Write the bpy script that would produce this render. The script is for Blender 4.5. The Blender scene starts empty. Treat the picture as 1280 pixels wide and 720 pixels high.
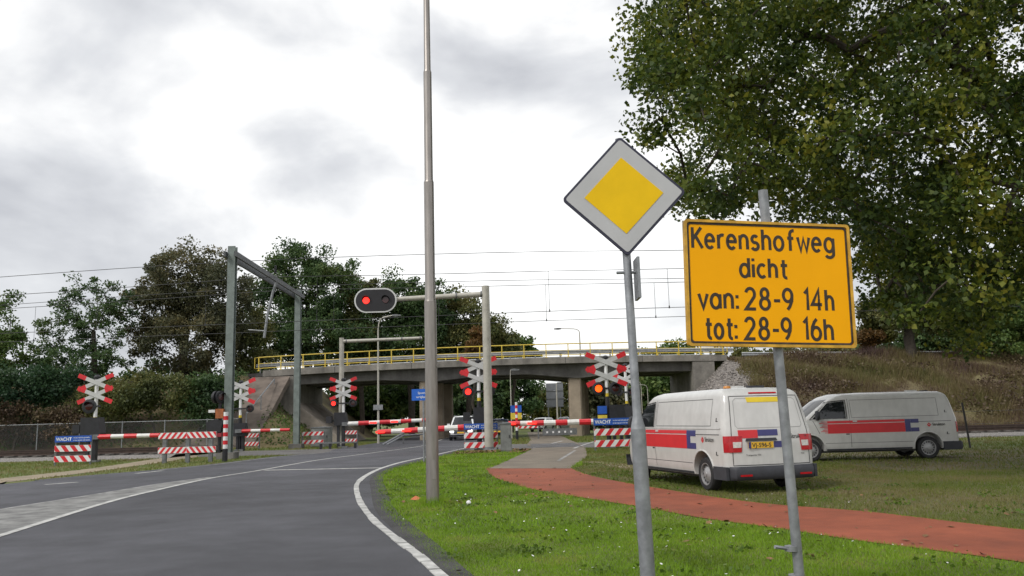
import bpy, bmesh, math, random
import numpy as np
from mathutils import Vector, Matrix

random.seed(7)
RNG = np.random.default_rng(11)
SC = bpy.context.scene
COL = SC.collection
R = math.radians

# ------------------------------------------------------------------ camera
EYE = 1.5
FPX = 1040.0                       # focal length in pixels of a 1280 px wide frame
PITCH = math.atan(163 / 1040)
ROLL = R(1.6)
_R0 = Vector((1, 0, 0)); _U0 = Vector((0, -math.sin(PITCH), math.cos(PITCH))); FWD = Vector((0, math.cos(PITCH), math.sin(PITCH)))
RIGHT = _R0 * math.cos(ROLL) - _U0 * math.sin(ROLL)
UP = _R0 * math.sin(ROLL) + _U0 * math.cos(ROLL)
CAM = Vector((0, 0, EYE))
cam_data = bpy.data.cameras.new('camera')
cam = bpy.data.objects.new('camera', cam_data)
COL.objects.link(cam)
cam_data.sensor_width = 36.0
cam_data.lens = 36.0 * FPX / 1280.0
cam_data.clip_start = 0.1
cam_data.clip_end = 4000.0
m = Matrix.Identity(4)
for i in range(3):
    m[i][0] = RIGHT[i]; m[i][1] = UP[i]; m[i][2] = -FWD[i]; m[i][3] = CAM[i]
cam.matrix_world = m
SC.camera = cam

# ------------------------------------------------------------------ sky, sun, exposure
SUN_EL, SUN_AZ = R(46), R(-132)    # sun veiled by cloud, left and behind
world = bpy.data.worlds.new('World')
SC.world = world
world.use_nodes = True
wn, wl = world.node_tree.nodes, world.node_tree.links
wn.clear()
w_out = wn.new('ShaderNodeOutputWorld'); w_bg = wn.new('ShaderNodeBackground')
w_sky = wn.new('ShaderNodeTexSky'); w_sky.sky_type = 'NISHITA'; w_sky.sun_disc = False
w_sky.sun_elevation = SUN_EL; w_sky.sun_rotation = SUN_AZ
w_tc = wn.new('ShaderNodeTexCoord')
w_map = wn.new('ShaderNodeMapping'); w_map.inputs['Scale'].default_value = (1.0, 1.0, 1.6); w_map.inputs['Location'].default_value = (1.395, 0.599, 3.614)
w_n1 = wn.new('ShaderNodeTexNoise'); w_n1.inputs['Scale'].default_value = 2.7; w_n1.inputs['Detail'].default_value = 7; w_n1.inputs['Roughness'].default_value = 0.5; w_n1.inputs['Distortion'].default_value = 0.35
w_n2 = wn.new('ShaderNodeTexNoise'); w_n2.inputs['Scale'].default_value = 6.5; w_n2.inputs['Detail'].default_value = 5; w_n2.inputs['Roughness'].default_value = 0.5
w_mix = wn.new('ShaderNodeMix'); w_mix.data_type = 'FLOAT'; w_mix.inputs[0].default_value = 0.25
w_ramp = wn.new('ShaderNodeValToRGB')
e = w_ramp.color_ramp.elements
e[0].position = 0.34; e[0].color = (4.3, 4.4, 4.7, 1)
e[1].position = 0.64; e[1].color = (11.2, 11.2, 11.1, 1)
x_ = e.new(0.46); x_.color = (6.3, 6.4, 6.6, 1); x_ = e.new(0.54); x_.color = (8.6, 8.6, 8.55, 1)
w_cm = wn.new('ShaderNodeMix'); w_cm.data_type = 'RGBA'; w_cm.inputs[0].default_value = 0.94
wl.new(w_tc.outputs['Generated'], w_map.inputs[0])
wl.new(w_map.outputs[0], w_n1.inputs['Vector']); wl.new(w_map.outputs[0], w_n2.inputs['Vector'])
wl.new(w_n1.outputs['Fac'], w_mix.inputs[2]); wl.new(w_n2.outputs['Fac'], w_mix.inputs[3])
wl.new(w_mix.outputs[0], w_ramp.inputs[0])
wl.new(w_sky.outputs[0], w_cm.inputs[6]); wl.new(w_ramp.outputs[0], w_cm.inputs[7])
wl.new(w_cm.outputs[2], w_bg.inputs[0]); w_bg.inputs[1].default_value = 0.085
wl.new(w_bg.outputs[0], w_out.inputs[0])

sun_d = bpy.data.lights.new('sun', 'SUN'); sun_d.energy = 1.3; sun_d.angle = R(14); sun_d.color = (1.0, 0.965, 0.91)
sun = bpy.data.objects.new('sun', sun_d); COL.objects.link(sun)
sdir = Vector((math.sin(SUN_AZ) * math.cos(SUN_EL), math.cos(SUN_AZ) * math.cos(SUN_EL), math.sin(SUN_EL)))
sun.rotation_euler = (-sdir).to_track_quat('-Z', 'Y').to_euler(); sun.location = (0, 0, 60)

SC.view_settings.view_transform = 'Standard'
SC.view_settings.look = 'None'
SC.view_settings.exposure = 0.6
SC.view_settings.gamma = 1.0
SC.render.engine = 'CYCLES'
SC.cycles.use_denoising = True
SC.cycles.max_bounces = 6
SC.cycles.transparent_max_bounces = 8
SC.cycles.caustics_reflective = False; SC.cycles.caustics_refractive = False

# ------------------------------------------------------------------ where a spot of the photograph lies in the place
def ray(u, v): return FWD + RIGHT * ((u - 640) / FPX) + UP * ((360 - v) / FPX)
def gp(u, v, z=0.0):               # on level z
    d = ray(u, v); return CAM + d * ((z - EYE) / d.z)
def dp(u, v, y):                   # at depth y
    d = ray(u, v); return CAM + d * (y / d.y)

# ------------------------------------------------------------------ materials
MATS = {}
def mat(name, col, rough=0.6, metal=0.0, var=0.12, scale=6.0, bump=0.0, bscale=60.0, col2=None, island=0.0, detail=4.0, spec=0.5, coat=0.0, stretch=None, lo=0.35, hi=0.65, mott=None):
    if name in MATS: return MATS[name]
    mt = bpy.data.materials.new(name); mt.use_nodes = True
    n, l = mt.node_tree.nodes, mt.node_tree.links
    b = n['Principled BSDF']
    b.inputs['Roughness'].default_value = rough; b.inputs['Metallic'].default_value = metal
    b.inputs['Specular IOR Level'].default_value = spec
    if coat: b.inputs['Coat Weight'].default_value = coat; b.inputs['Coat Roughness'].default_value = 0.08
    tc = n.new('ShaderNodeTexCoord')
    src = tc.outputs['Object']
    if stretch:
        mp = n.new('ShaderNodeMapping'); mp.inputs['Scale'].default_value = stretch; l.new(src, mp.inputs[0]); src = mp.outputs[0]
    nz = n.new('ShaderNodeTexNoise'); nz.inputs['Scale'].default_value = scale; nz.inputs['Detail'].default_value = detail; nz.inputs['Roughness'].default_value = 0.6
    l.new(src, nz.inputs['Vector'])
    rp = n.new('ShaderNodeValToRGB')
    a = col; c2 = col2 if col2 else tuple(min(1, c * (1 + var)) for c in col); a = col if col2 else tuple(c * (1 - var) for c in col)
    rp.color_ramp.elements[0].position = lo; rp.color_ramp.elements[0].color = (*a, 1)
    rp.color_ramp.elements[1].position = hi; rp.color_ramp.elements[1].color = (*c2, 1)
    l.new(nz.outputs['Fac'], rp.inputs[0])
    out = rp.outputs[0]
    for (ms, ma, mst) in (mott or ()):
        q = n.new('ShaderNodeMapping'); q.inputs['Scale'].default_value = mst; l.new(tc.outputs['Object'], q.inputs[0])
        z = n.new('ShaderNodeTexNoise'); z.inputs['Scale'].default_value = ms; z.inputs['Detail'].default_value = 6; l.new(q.outputs[0], z.inputs['Vector'])
        k = n.new('ShaderNodeMapRange'); k.inputs[1].default_value = .3; k.inputs[2].default_value = .7; k.inputs[3].default_value = 1 - ma; k.inputs[4].default_value = 1 + ma; l.new(z.outputs['Fac'], k.inputs[0])
        u = n.new('ShaderNodeVectorMath'); u.operation = 'SCALE'; l.new(out, u.inputs[0]); l.new(k.outputs[0], u.inputs['Scale']); out = u.outputs[0]
    if island:
        g = n.new('ShaderNodeNewGeometry'); mr = n.new('ShaderNodeMapRange'); mr.inputs[3].default_value = 1 - island; mr.inputs[4].default_value = 1 + island
        l.new(g.outputs['Random Per Island'], mr.inputs[0])
        mx = n.new('ShaderNodeVectorMath'); mx.operation = 'SCALE'; l.new(out, mx.inputs[0]); l.new(mr.outputs[0], mx.inputs['Scale']); out = mx.outputs[0]
    l.new(out, b.inputs['Base Color'])
    if bump:
        nb = n.new('ShaderNodeTexNoise'); nb.inputs['Scale'].default_value = bscale; nb.inputs['Detail'].default_value = 3; l.new(src, nb.inputs['Vector'])
        bp = n.new('ShaderNodeBump'); bp.inputs['Strength'].default_value = bump; bp.inputs['Distance'].default_value = 0.02
        l.new(nb.outputs['Fac'], bp.inputs['Height']); l.new(bp.outputs[0], b.inputs['Normal'])
    MATS[name] = mt
    return mt

def leaf_mat(name, cols, trans=0.35, pscale=0.35, rough=0.55):
    """foliage: colour differs from leaf to leaf and drifts slowly through the crown"""
    mt = bpy.data.materials.new(name); mt.use_nodes = True
    n, l = mt.node_tree.nodes, mt.node_tree.links
    b = n['Principled BSDF']; b.inputs['Roughness'].default_value = rough; b.inputs['Specular IOR Level'].default_value = 0.35
    g = n.new('ShaderNodeNewGeometry')
    tc = n.new('ShaderNodeTexCoord'); nz = n.new('ShaderNodeTexNoise'); nz.inputs['Scale'].default_value = pscale; nz.inputs['Detail'].default_value = 3
    l.new(tc.outputs['Object'], nz.inputs['Vector'])
    ad = n.new('ShaderNodeMath'); ad.operation = 'MULTIPLY_ADD'; ad.inputs[1].default_value = 0.45
    sb = n.new('ShaderNodeMath'); sb.operation = 'MULTIPLY_ADD'; sb.inputs[1].default_value = 1.7; sb.inputs[2].default_value = -0.58
    l.new(nz.outputs['Fac'], sb.inputs[0]); l.new(sb.outputs[0], ad.inputs[2]); l.new(g.outputs['Random Per Island'], ad.inputs[0])
    rp = n.new('ShaderNodeValToRGB'); el = rp.color_ramp.elements
    el[0].color = (*cols[0], 1); el[0].position = 0.1; el[1].color = (*cols[-1], 1); el[1].position = 0.95
    for i, c in enumerate(cols[1:-1]):
        q = el.new(0.1 + 0.85 * (i + 1) / (len(cols) - 1)); q.color = (*c, 1)
    l.new(ad.outputs[0], rp.inputs[0]); l.new(rp.outputs[0], b.inputs['Base Color'])
    tr = n.new('ShaderNodeBsdfTranslucent'); l.new(rp.outputs[0], tr.inputs[0])
    mx = n.new('ShaderNodeMixShader'); mx.inputs[0].default_value = trans
    l.new(b.outputs[0], mx.inputs[1]); l.new(tr.outputs[0], mx.inputs[2]); l.new(mx.outputs[0], n['Material Output'].inputs[0])
    MATS[name] = mt
    return mt

def glow(name, col, strength):
    mt = bpy.data.materials.new(name); mt.use_nodes = True
    b = mt.node_tree.nodes['Principled BSDF']
    b.inputs['Base Color'].default_value = (*col, 1); b.inputs['Emission Color'].default_value = (*col, 1); b.inputs['Emission Strength'].default_value = strength
    MATS[name] = mt; return mt

def glass(name, tint=(0.012, 0.014, 0.016)):
    mt = bpy.data.materials.new(name); mt.use_nodes = True
    b = mt.node_tree.nodes['Principled BSDF']
    b.inputs['Base Color'].default_value = (*tint, 1); b.inputs['Roughness'].default_value = 0.04; b.inputs['Specular IOR Level'].default_value = 0.6
    MATS[name] = mt; return mt

galv = mat('galvanised_steel', (0.26, 0.27, 0.285), 0.5, 0.45, 0.22, 9, 0.08, 90)
galv_dk = mat('weathered_steel', (0.15, 0.155, 0.16), 0.55, 0.3, 0.25, 5)
alu = mat('lamp_pole_grey', (0.30, 0.275, 0.255), 0.38, 0.7, 0.12, 4, stretch=(3, 3, 0.5))
mast_green = mat('mast_grey_green', (0.17, 0.20, 0.19), 0.65, 0.1, 0.2, 3)
black = mat('black_paint', (0.014, 0.014, 0.018), 0.5, 0, 0.3, 6)
white = mat('white_paint', (0.74, 0.74, 0.74), 0.45, 0, 0.07, 5)
red = mat('red_reflective', (0.62, 0.02, 0.03), 0.4, 0, 0.12, 7)
blue = mat('blue_sign', (0.012, 0.085, 0.42), 0.4, 0, 0.1, 5)
yellow_rail = mat('yellow_paint', (0.62, 0.46, 0.06), 0.5, 0, 0.2, 4)
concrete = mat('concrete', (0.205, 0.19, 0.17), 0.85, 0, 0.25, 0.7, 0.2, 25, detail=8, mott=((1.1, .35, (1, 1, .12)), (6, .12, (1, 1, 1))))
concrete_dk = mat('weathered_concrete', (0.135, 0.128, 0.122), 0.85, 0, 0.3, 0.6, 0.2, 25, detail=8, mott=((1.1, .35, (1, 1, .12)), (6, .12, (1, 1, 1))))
rubber = mat('rubber', (0.018, 0.018, 0.02), 0.75, 0, 0.2, 12)
lamp_red = glow('lit_red_lamp', (1.0, 0.022, 0.015), 1.9)
lamp_orange = glow('lit_orange_lamp', (1.0, 0.075, 0.005), 1.8)
lens_dark = mat('dark_lens', (0.05, 0.008, 0.01), 0.15, 0, 0.1, 5)

# ------------------------------------------------------------------ mesh helpers
class MB:
    def __init__(s): s.v = []; s.f = []; s.m = []; s.mats = []
    def _mi(s, mt):
        if mt is None: return 0
        if mt not in s.mats: s.mats.append(mt)
        return s.mats.index(mt)
    def add(s, vs, fs, mt=None):
        o = len(s.v); k = s._mi(mt)
        s.v += [tuple(p) for p in vs]; s.f += [[o + i for i in f] for f in fs]; s.m += [k] * len(fs); return s
    def box(s, c, d, mt=None, rz=0.0, M=None):
        x, y, z = d[0] / 2, d[1] / 2, d[2] / 2
        vs = [Vector((i * x, j * y, k * z)) for k in (-1, 1) for j in (-1, 1) for i in (-1, 1)]
        if rz: vs = [Matrix.Rotation(rz, 3, 'Z') @ p for p in vs]
        if M is not None: vs = [M @ p for p in vs]
        vs = [p + Vector(c) for p in vs]
        return s.add(vs, [(0, 2, 3, 1), (4, 5, 7, 6), (0, 1, 5, 4), (2, 6, 7, 3), (0, 4, 6, 2), (1, 3, 7, 5)], mt)
    def tube(s, pts, rad, n=10, mt=None, cap=True):
        pts = [Vector(p) for p in pts]
        if not isinstance(rad, (list, tuple)): rad = [rad] * len(pts)
        vs = []; prev = None
        for i, p in enumerate(pts):
            t = (pts[min(i + 1, len(pts) - 1)] - pts[max(i - 1, 0)]).normalized()
            if prev is None:
                a = Vector((0, 0, 1)) if abs(t.z) < 0.9 else Vector((1, 0, 0))
                b = t.cross(a).normalized()
            else:
                b = (prev - t * prev.dot(t)).normalized()
            prev = b; c = t.cross(b)
            for k in range(n):
                a = 2 * math.pi * k / n
                vs.append(p + (b * math.cos(a) + c * math.sin(a)) * rad[i])
        fs = []
        for i in range(len(pts) - 1):
            for k in range(n):
                k2 = (k + 1) % n
                fs.append((i * n + k, i * n + k2, (i + 1) * n + k2, (i + 1) * n + k))
        if cap:
            fs.append(tuple(range(n - 1, -1, -1))); fs.append(tuple((len(pts) - 1) * n + k for k in range(n)))
        return s.add(vs, fs, mt)
    def lathe(s, prof, axis='Z', n=24, mt=None, c=(0, 0, 0), cap=True):
        vs = []
        for (r, h) in prof:
            for k in range(n):
                a = 2 * math.pi * k / n; p = (r * math.cos(a), r * math.sin(a), h)
                if axis == 'Y': p = (p[0], p[2], p[1])
                if axis == 'X': p = (p[2], p[0], p[1])
                vs.append((p[0] + c[0], p[1] + c[1], p[2] + c[2]))
        fs = [(i * n + k, i * n + (k + 1) % n, (i + 1) * n + (k + 1) % n, (i + 1) * n + k) for i in range(len(prof) - 1) for k in range(n)]
        if cap: fs.append(tuple(range(n - 1, -1, -1))); fs.append(tuple((len(prof) - 1) * n + k for k in range(n)))
        return s.add(vs, fs, mt)
    def prism(s, poly, axis, a, b, mt=None):
        """2-D outline extruded from a to b along axis ('X': outline is (y,z), 'Y': (x,z), 'Z': (x,y))"""
        def P(p, h): return {'X': (h, p[0], p[1]), 'Y': (p[0], h, p[1]), 'Z': (p[0], p[1], h)}[axis]
        n = len(poly)
        vs = [P(p, a) for p in poly] + [P(p, b) for p in poly]
        fs = [tuple(range(n)), tuple(range(2 * n - 1, n - 1, -1))] + [(i, i + n, (i + 1) % n + n, (i + 1) % n) for i in range(n)]
        return s.add(vs, fs, mt)
    def grid(s, fn, nu, nv, mt=None):
        vs = [fn(i / nu, j / nv) for j in range(nv + 1) for i in range(nu + 1)]
        fs = [(j * (nu + 1) + i, j * (nu + 1) + i + 1, (j + 1) * (nu + 1) + i + 1, (j + 1) * (nu + 1) + i) for j in range(nv) for i in range(nu)]
        return s.add(vs, fs, mt)
    def mesh(s, name, mats=None, smooth=True, weld=False):
        me = bpy.data.meshes.new(name)
        me.from_pydata(s.v, [], s.f)
        ml = s.mats if s.mats else ([mats] if mats else [])
        for x in ml: me.materials.append(x)
        if len(ml) > 1: me.polygons.foreach_set('material_index', s.m)
        bm = bmesh.new(); bm.from_mesh(me)
        if weld: bmesh.ops.remove_doubles(bm, verts=bm.verts, dist=0.0008)
        bmesh.ops.recalc_face_normals(bm, faces=bm.faces)
        bm.to_mesh(me); bm.free()
        if smooth:
            me.polygons.foreach_set('use_smooth', [True] * len(me.polygons))
            me.set_sharp_from_angle(angle=R(38))
        return me
    def build(s, name, mt=None, parent=None, smooth=True, weld=False):
        return put(name, s.mesh(name, mt, smooth, weld), parent)

def put(name, me, parent=None, loc=None, rz=0.0):
    o = bpy.data.objects.new(name, me); COL.objects.link(o)
    if parent is not None: o.parent = parent
    if loc is not None: o.location = loc
    if rz: o.rotation_euler = (0, 0, rz)
    return o
def tag(o, label=None, cat=None, group=None, kind=None):
    if label: o['label'] = label
    if cat: o['category'] = cat
    if group: o['group'] = group
    if kind: o['kind'] = kind
    return o
def thing(name, label, cat, loc=(0, 0, 0), rz=0.0, group=None):
    o = bpy.data.objects.new(name, None); COL.objects.link(o); o.location = loc; o.rotation_euler = (0, 0, rz); o.empty_display_size = 0.3
    return tag(o, label, cat, group)
def copy_tree(o, parent=None):
    c = o.copy(); COL.objects.link(c); c.parent = parent
    for ch in list(o.children): copy_tree(ch, c)
    return c

# lettering: each line is cut from the built-in font, fitted to a box width w and cap height h
_fonts = {}
def text_mesh(s, w, h, mt, bold=0.0, depth=0.002, align='L'):
    """flat lettering in the XZ plane facing -Y, left/bottom at the origin, w = None keeps proportions"""
    cu = bpy.data.curves.new('lettering', 'FONT'); cu.body = s; cu.size = 1.0; cu.offset = bold; cu.extrude = 0.0; cu.resolution_u = 6
    ob = bpy.data.objects.new('lettering', cu); COL.objects.link(ob)
    bpy.context.view_layer.update()
    me = bpy.data.meshes.new_from_object(ob.evaluated_get(bpy.context.evaluated_depsgraph_get()))
    bpy.data.objects.remove(ob); bpy.data.curves.remove(cu)
    n = len(me.vertices); co = np.empty(n * 3, np.float32); me.vertices.foreach_get('co', co); co = co.reshape(-1, 3)
    sy = h / 0.73; x0, x1 = co[:, 0].min(), co[:, 0].max()
    sx = sy if w is None else w / (x1 - x0)
    out = np.zeros_like(co); out[:, 0] = (co[:, 0] - x0) * sx; out[:, 2] = co[:, 1] * sy; out[:, 1] = 0
    if align == 'C': out[:, 0] -= (x1 - x0) * sx / 2
    me.vertices.foreach_set('co', out.ravel()); me.materials.clear(); me.materials.append(mt); me.update()
    me.name = 'lettering'
    return me

def fast_mesh(name, verts, faces, mt):
    """verts (n,3), faces (m,k) numpy"""
    me = bpy.data.meshes.new(name); nv, (nf, k) = len(verts), faces.shape
    me.vertices.add(nv); me.vertices.foreach_set('co', verts.astype(np.float32).ravel())
    me.loops.add(nf * k); me.loops.foreach_set('vertex_index', faces.astype(np.int32).ravel())
    me.polygons.add(nf); me.polygons.foreach_set('loop_start', np.arange(0, nf * k, k, dtype=np.int32))
    me.update(calc_edges=True); me.materials.append(mt)
    return me

def inside(poly, x, y):
    r = np.zeros(len(x), bool); n = len(poly)
    for i in range(n):
        x0, y0 = poly[i][0], poly[i][1]; x1, y1 = poly[(i + 1) % n][0], poly[(i + 1) % n][1]
        c = ((y0 > y) != (y1 > y)); 
        with np.errstate(divide='ignore', invalid='ignore'):
            r ^= c & (x < (x1 - x0) * (y - y0) / (y1 - y0 + 1e-12) + x0)
    return r

def smooth_line(pts, step=0.4):
    """Catmull-Rom through ground points"""
    P = [Vector((p[0], p[1], 0)) for p in pts]; P = [P[0] * 2 - P[1]] + P + [P[-1] * 2 - P[-2]]
    out = []
    for i in range(1, len(P) - 2):
        n = max(1, int((P[i + 1] - P[i]).length / step))
        for k in range(n):
            t = k / n; a, b, c, d = P[i - 1], P[i], P[i + 1], P[i + 2]
            out.append(0.5 * (2 * b + (c - a) * t + (2 * a - 5 * b + 4 * c - d) * t * t + (3 * b - a - 3 * c + d) * t ** 3))
    out.append(P[-2]); return out

def sheet(name, left, right, z, mt, parent=None, thick=0.0):
    """strip between two lines of points"""
    L = smooth_line(left); Rr = smooth_line(right); n = max(len(L), len(Rr))
    def at(l, t):
        q = t * (len(l) - 1); i = min(int(q), len(l) - 2); return l[i].lerp(l[i + 1], q - i)
    mb = MB()
    mb.grid(lambda a, b: (lambda p: (p.x, p.y, z))(at(L, b).lerp(at(Rr, b), a)), 6, n, None)
    return mb.build(name, mt, parent)

def ribbon(name, line, w, z, mt, parent=None, step=0.4):
    L = smooth_line(line, step); mb = MB(); vs = []; fs = []
    for i, p in enumerate(L):
        t = (L[min(i + 1, len(L) - 1)] - L[max(i - 1, 0)]).normalized(); nrm = Vector((-t.y, t.x, 0)) * w / 2
        vs += [(p.x + nrm.x, p.y + nrm.y, z), (p.x - nrm.x, p.y - nrm.y, z)]
        if i: fs.append((2 * i - 2, 2 * i - 1, 2 * i + 1, 2 * i))
    mb.add(vs, fs); return mb.build(name, mt, parent)

# ================================================================== the setting
grass_ground = mat('grass_ground', (0.06, 0.105, 0.012), 0.9, 0, 0.3, 0.45, 0.6, 30, col2=(0.13, 0.13, 0.035), detail=9)
meadow_soil = mat('worn_grass_soil', (0.085, 0.095, 0.03), 0.95, 0, 0.3, 0.5, 0.6, 30, col2=(0.16, 0.125, 0.07), detail=9)
asphalt = mat('asphalt', (0.080, 0.081, 0.092), 0.8, 0, 0.2, 0.5, 0.7, 160, detail=12, spec=0.35, mott=((0.16, .22, (1, .5, 1)), (2.2, .10, (1, 1, 1)), (240, .35, (1, 1, 1))))
asphalt_old = mat('pale_worn_surface', (0.11, 0.11, 0.11), 0.85, 0, 0.3, 2.2, 0.3, 90, col2=(0.26, 0.26, 0.25), detail=12)
red_asphalt = mat('red_asphalt', (0.262, 0.066, 0.030), 0.85, 0, 0.14, 0.6, 0.5, 110, detail=10, mott=((0.7, .18, (1, 1, 1)), (3.5, .12, (1, 1, 1)), (200, .3, (1, 1, 1))))
path_grey = mat('pale_path_asphalt', (0.165, 0.138, 0.105), 0.85, 0, 0.15, 0.6, 0.3, 110, detail=10, mott=((0.8, .15, (1, 1, 1)), (150, .25, (1, 1, 1))))
path_sand = mat('sandy_path', (0.26, 0.215, 0.15), 0.95, 0, 0.2, 1.0, 0.3, 60, detail=8)
line_white = mat('road_paint', (0.30, 0.30, 0.29), 0.75, 0, 0.3, 5.0, 0.3, 90, col2=(0.55, 0.55, 0.53), detail=12)
line_worn = mat('worn_road_paint', (0.13, 0.13, 0.13), 0.75, 0, 0.3, 3.0, 0.2, 90, col2=(0.38, 0.38, 0.37), detail=12)
ballast_m = mat('ballast', (0.10, 0.095, 0.09), 0.95, 0, 0.4, 16, 1.0, 22, col2=(0.30, 0.28, 0.26), detail=3)
rust = mat('rail_rust', (0.055, 0.036, 0.028), 0.7, 0.2, 0.3, 5)
rail_head_m = mat('rail_steel', (0.30, 0.30, 0.31), 0.3, 0.8, 0.15, 5)
sleeper_m = mat('sleeper_concrete', (0.12, 0.11, 0.10), 0.9, 0, 0.3, 4)

# ---- ground: one sheet to the horizon
g = MB(); g.grid(lambda a, b: (-1500 + 3000 * a, -300 + 3300 * b, 0.0), 12, 12)
ground = tag(g.build('ground', grass_ground), kind='structure')

road_right = [(2.9, -4), (1.5, 1.0), (.46, 4.6)] + [gp(*p) for p in ((567, 720), (534, 687), (506, 662), (481, 637), (473, 612), (470.5, 600), (478, 591), (503, 582), (531, 575), (560, 568), (582, 562))] + [(-1.6, 48), (-1.7, 56), (-1.8, 68), (-2.0, 90), (-2.0, 140)]
road_left = [(-27, -4), (-21, 10)] + [gp(*p) for p in ((0, 606), (47, 600), (200, 587), (269, 580), (344, 571))] + [gp(405, 566), (-10.6, 50), (-10.3, 56), (-10.2, 68), (-10.2, 90), (-10.2, 140)]
road = tag(sheet('road', road_left, road_right, 0.012, asphalt), kind='structure')
ribbon('dark_margin', [p for p in road_right], 0.34, 0.0155, mat('margin_dirt', (0.03, 0.03, 0.031), 0.9, 0, 0.3, 1.5, 0.5, 120, col2=(0.062, 0.06, 0.06), detail=12), road)
# centre line, wedge of worn paint, stop line, dashes
centre = [gp(*p) for p in ((-120, 708), (0, 671), (134, 629), (200, 612.5), (266, 598), (322, 589), (395, 576), (451, 568.5), (520, 559))] + [(-5.6, 56), (-5.9, 70), (-6.0, 95)]
wedge_u = [gp(*p) for p in ((-120, 659), (0, 638), (94, 623), (200, 605.6), (262, 597.2))]
wedge_l = [gp(*p) for p in ((-120, 706), (0, 669.5), (134, 628), (200, 611.7), (266, 597.6))]
sheet('worn_median', wedge_u, wedge_l, 0.016, asphalt_old, road)
ribbon('centre_line', centre, 0.14, 0.020, line_white, road)
ribbon('median_line', wedge_u, 0.12, 0.020, line_worn, road)
a, b = gp(331, 588.5), gp(476, 585.5)
ribbon('stop_line', [a, a.lerp(b, .5), b], 0.32, 0.0205, line_white, road)
for p, q in (((56, 606.5), (97, 603.5)), ((170, 592.5), (203, 589)), ((-60, 617), (-22, 613))):
    a, b = gp(*p), gp(*q); ribbon('lane_dash', [a, a.lerp(b, .5), b], 0.22, 0.020, line_white, road)
ribbon('left_edge_line', [gp(*p) for p in ((196, 588.4), (269, 581.2), (344, 572), (405, 566.6))], 0.12, 0.020, line_worn, road)
# right edge line: laid as a row of white blocks with open joints
edge = smooth_line([(1.55, 0.6), (.9, 2.8), (.25, 5.0)] + [gp(*p) for p in ((550, 720), (523, 695.5), (496, 675.5), (468, 652), (451, 630), (445.5, 613), (447.5, 604), (458, 595), (476.5, 586), (503, 578), (531, 572), (575, 562))], 0.05)
edge += [Vector((-2.45, y, 0)) for y in (46, 50, 56, 62)]
cum = [0.0]
for i in range(1, len(edge)): cum.append(cum[-1] + (edge[i] - edge[i - 1]).length)
def edge_at(s):
    import bisect
    i = max(1, min(bisect.bisect(cum, s), len(edge) - 1)); return edge[i - 1].lerp(edge[i], (s - cum[i - 1]) / max(1e-6, cum[i] - cum[i - 1]))
s = 0.0
while s < cum[-1] - 1:
    ln = 0.50 if s < 22 else 1.6
    gap = random.choice((0.018, 0.03, 0.045)) if s < 22 else 0.0
    pts = [edge_at(s + (ln - gap) * k / 4) for k in range(5)]
    vs = []; w = (0.058 if s < 22 else 0.07) + random.uniform(-.006, .006)
    off = random.uniform(-.003, .003) if s < 22 else 0
    zz = 0.020 + random.uniform(0, 0.006) if s < 22 else 0.02
    for k, p in enumerate(pts):
        t = (pts[min(k + 1, 4)] - pts[max(k - 1, 0)]).normalized(); nn = Vector((-t.y, t.x, 0))
        for e_, z_ in ((w + off, 0.011), (w + off, zz), (-w + off, zz), (-w + off, 0.011)): vs.append((p.x + nn.x * e_, p.y + nn.y * e_, z_))
    fs = [(4 * k + j, 4 * k + j + 1, 4 * k + j + 5, 4 * k + j + 4) for k in range(4) for j in range(3)] + [(0, 1, 2, 3), (16, 19, 18, 17)]
    mb = MB(); mb.add(vs, fs); mb.build('edge_stone', line_white, road, smooth=False)
    s += ln

# ---- red cycle path, pale path to the crossing, side strip, sandy path on the left
red_lo = [gp(*p) for p in ((607, 585), (616, 596), (647, 607), (681, 615), (797, 633.5), (877, 648), (979, 662), (1076, 677), (1280, 704))] + [(5.3, 6.4), (6.4, 3.0), (8, -2)]
red_hi = [gp(*p) for p in ((713, 585), (737.5, 594.5), (795, 606), (909, 624), (979, 632), (1084, 640), (1280, 663))] + [(7.4, 8.0), (8.4, 4.4), (9.6, 1.0), (11, -2)]
cycle_path = tag(sheet('cycle_path', red_hi, red_lo, 0.010, red_asphalt), kind='structure')
pl = [gp(*p) for p in ((607, 586), (620, 582.5), (667, 560))] + [(0.6, 47), (0.9, 56), (1.0, 64), (1.2, 90)]
pr = [gp(*p) for p in ((713, 586), (721, 579.5), (733, 571))] + [(3.25, 40), (3.5, 47), (3.5, 56), (3.6, 64), (3.6, 90)]
path = tag(sheet('path', pl, pr, 0.014, path_grey), kind='structure')
for p, q in (((698, 576.5), (719, 563.5)),): a, b = gp(*p), gp(*q); ribbon('lane_dash', [a, a.lerp(b, .5), b], 0.12, 0.020, line_worn, path)
ribbon('side_line', [gp(667, 560.5), gp(684, 556), gp(703, 551.5)], 0.14, 0.020, line_white, path)
ribbon('side_line', [gp(717, 561), gp(731, 556), gp(743, 552.2)], 0.14, 0.020, line_white, path)
deck_mat = mat('crossing_panel', (0.09, 0.088, 0.09), 0.8, 0, 0.25, 1.5, 0.2, 60)
for k in range(6):
    mb = MB(); mb.box((2.05, 42.9 + k * 1.05, 0.016), (2.5, 1.0, 0.016)); mb.build('crossing_panel', deck_mat, path)
tag(ribbon('footpath', [gp(*p) for p in ((727, 577), (745, 578), (765, 580.5), (790, 584))] + [(4.4, 23.4), (7, 21.8)], 0.7, 0.006, path_sand), kind='structure')
sand_l = [(-30, 26)] + [gp(*p) for p in ((-60, 606), (0, 598.5), (60, 592), (120, 585), (190, 574.5), (240, 567.5))]
sand_r = [(-30, 24.6)] + [gp(*p) for p in ((-60, 611), (0, 604), (60, 597), (120, 589.5), (196, 579), (250, 571))]
tag(sheet('sandy_path', sand_l, sand_r, 0.008, path_sand), kind='structure')

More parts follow.
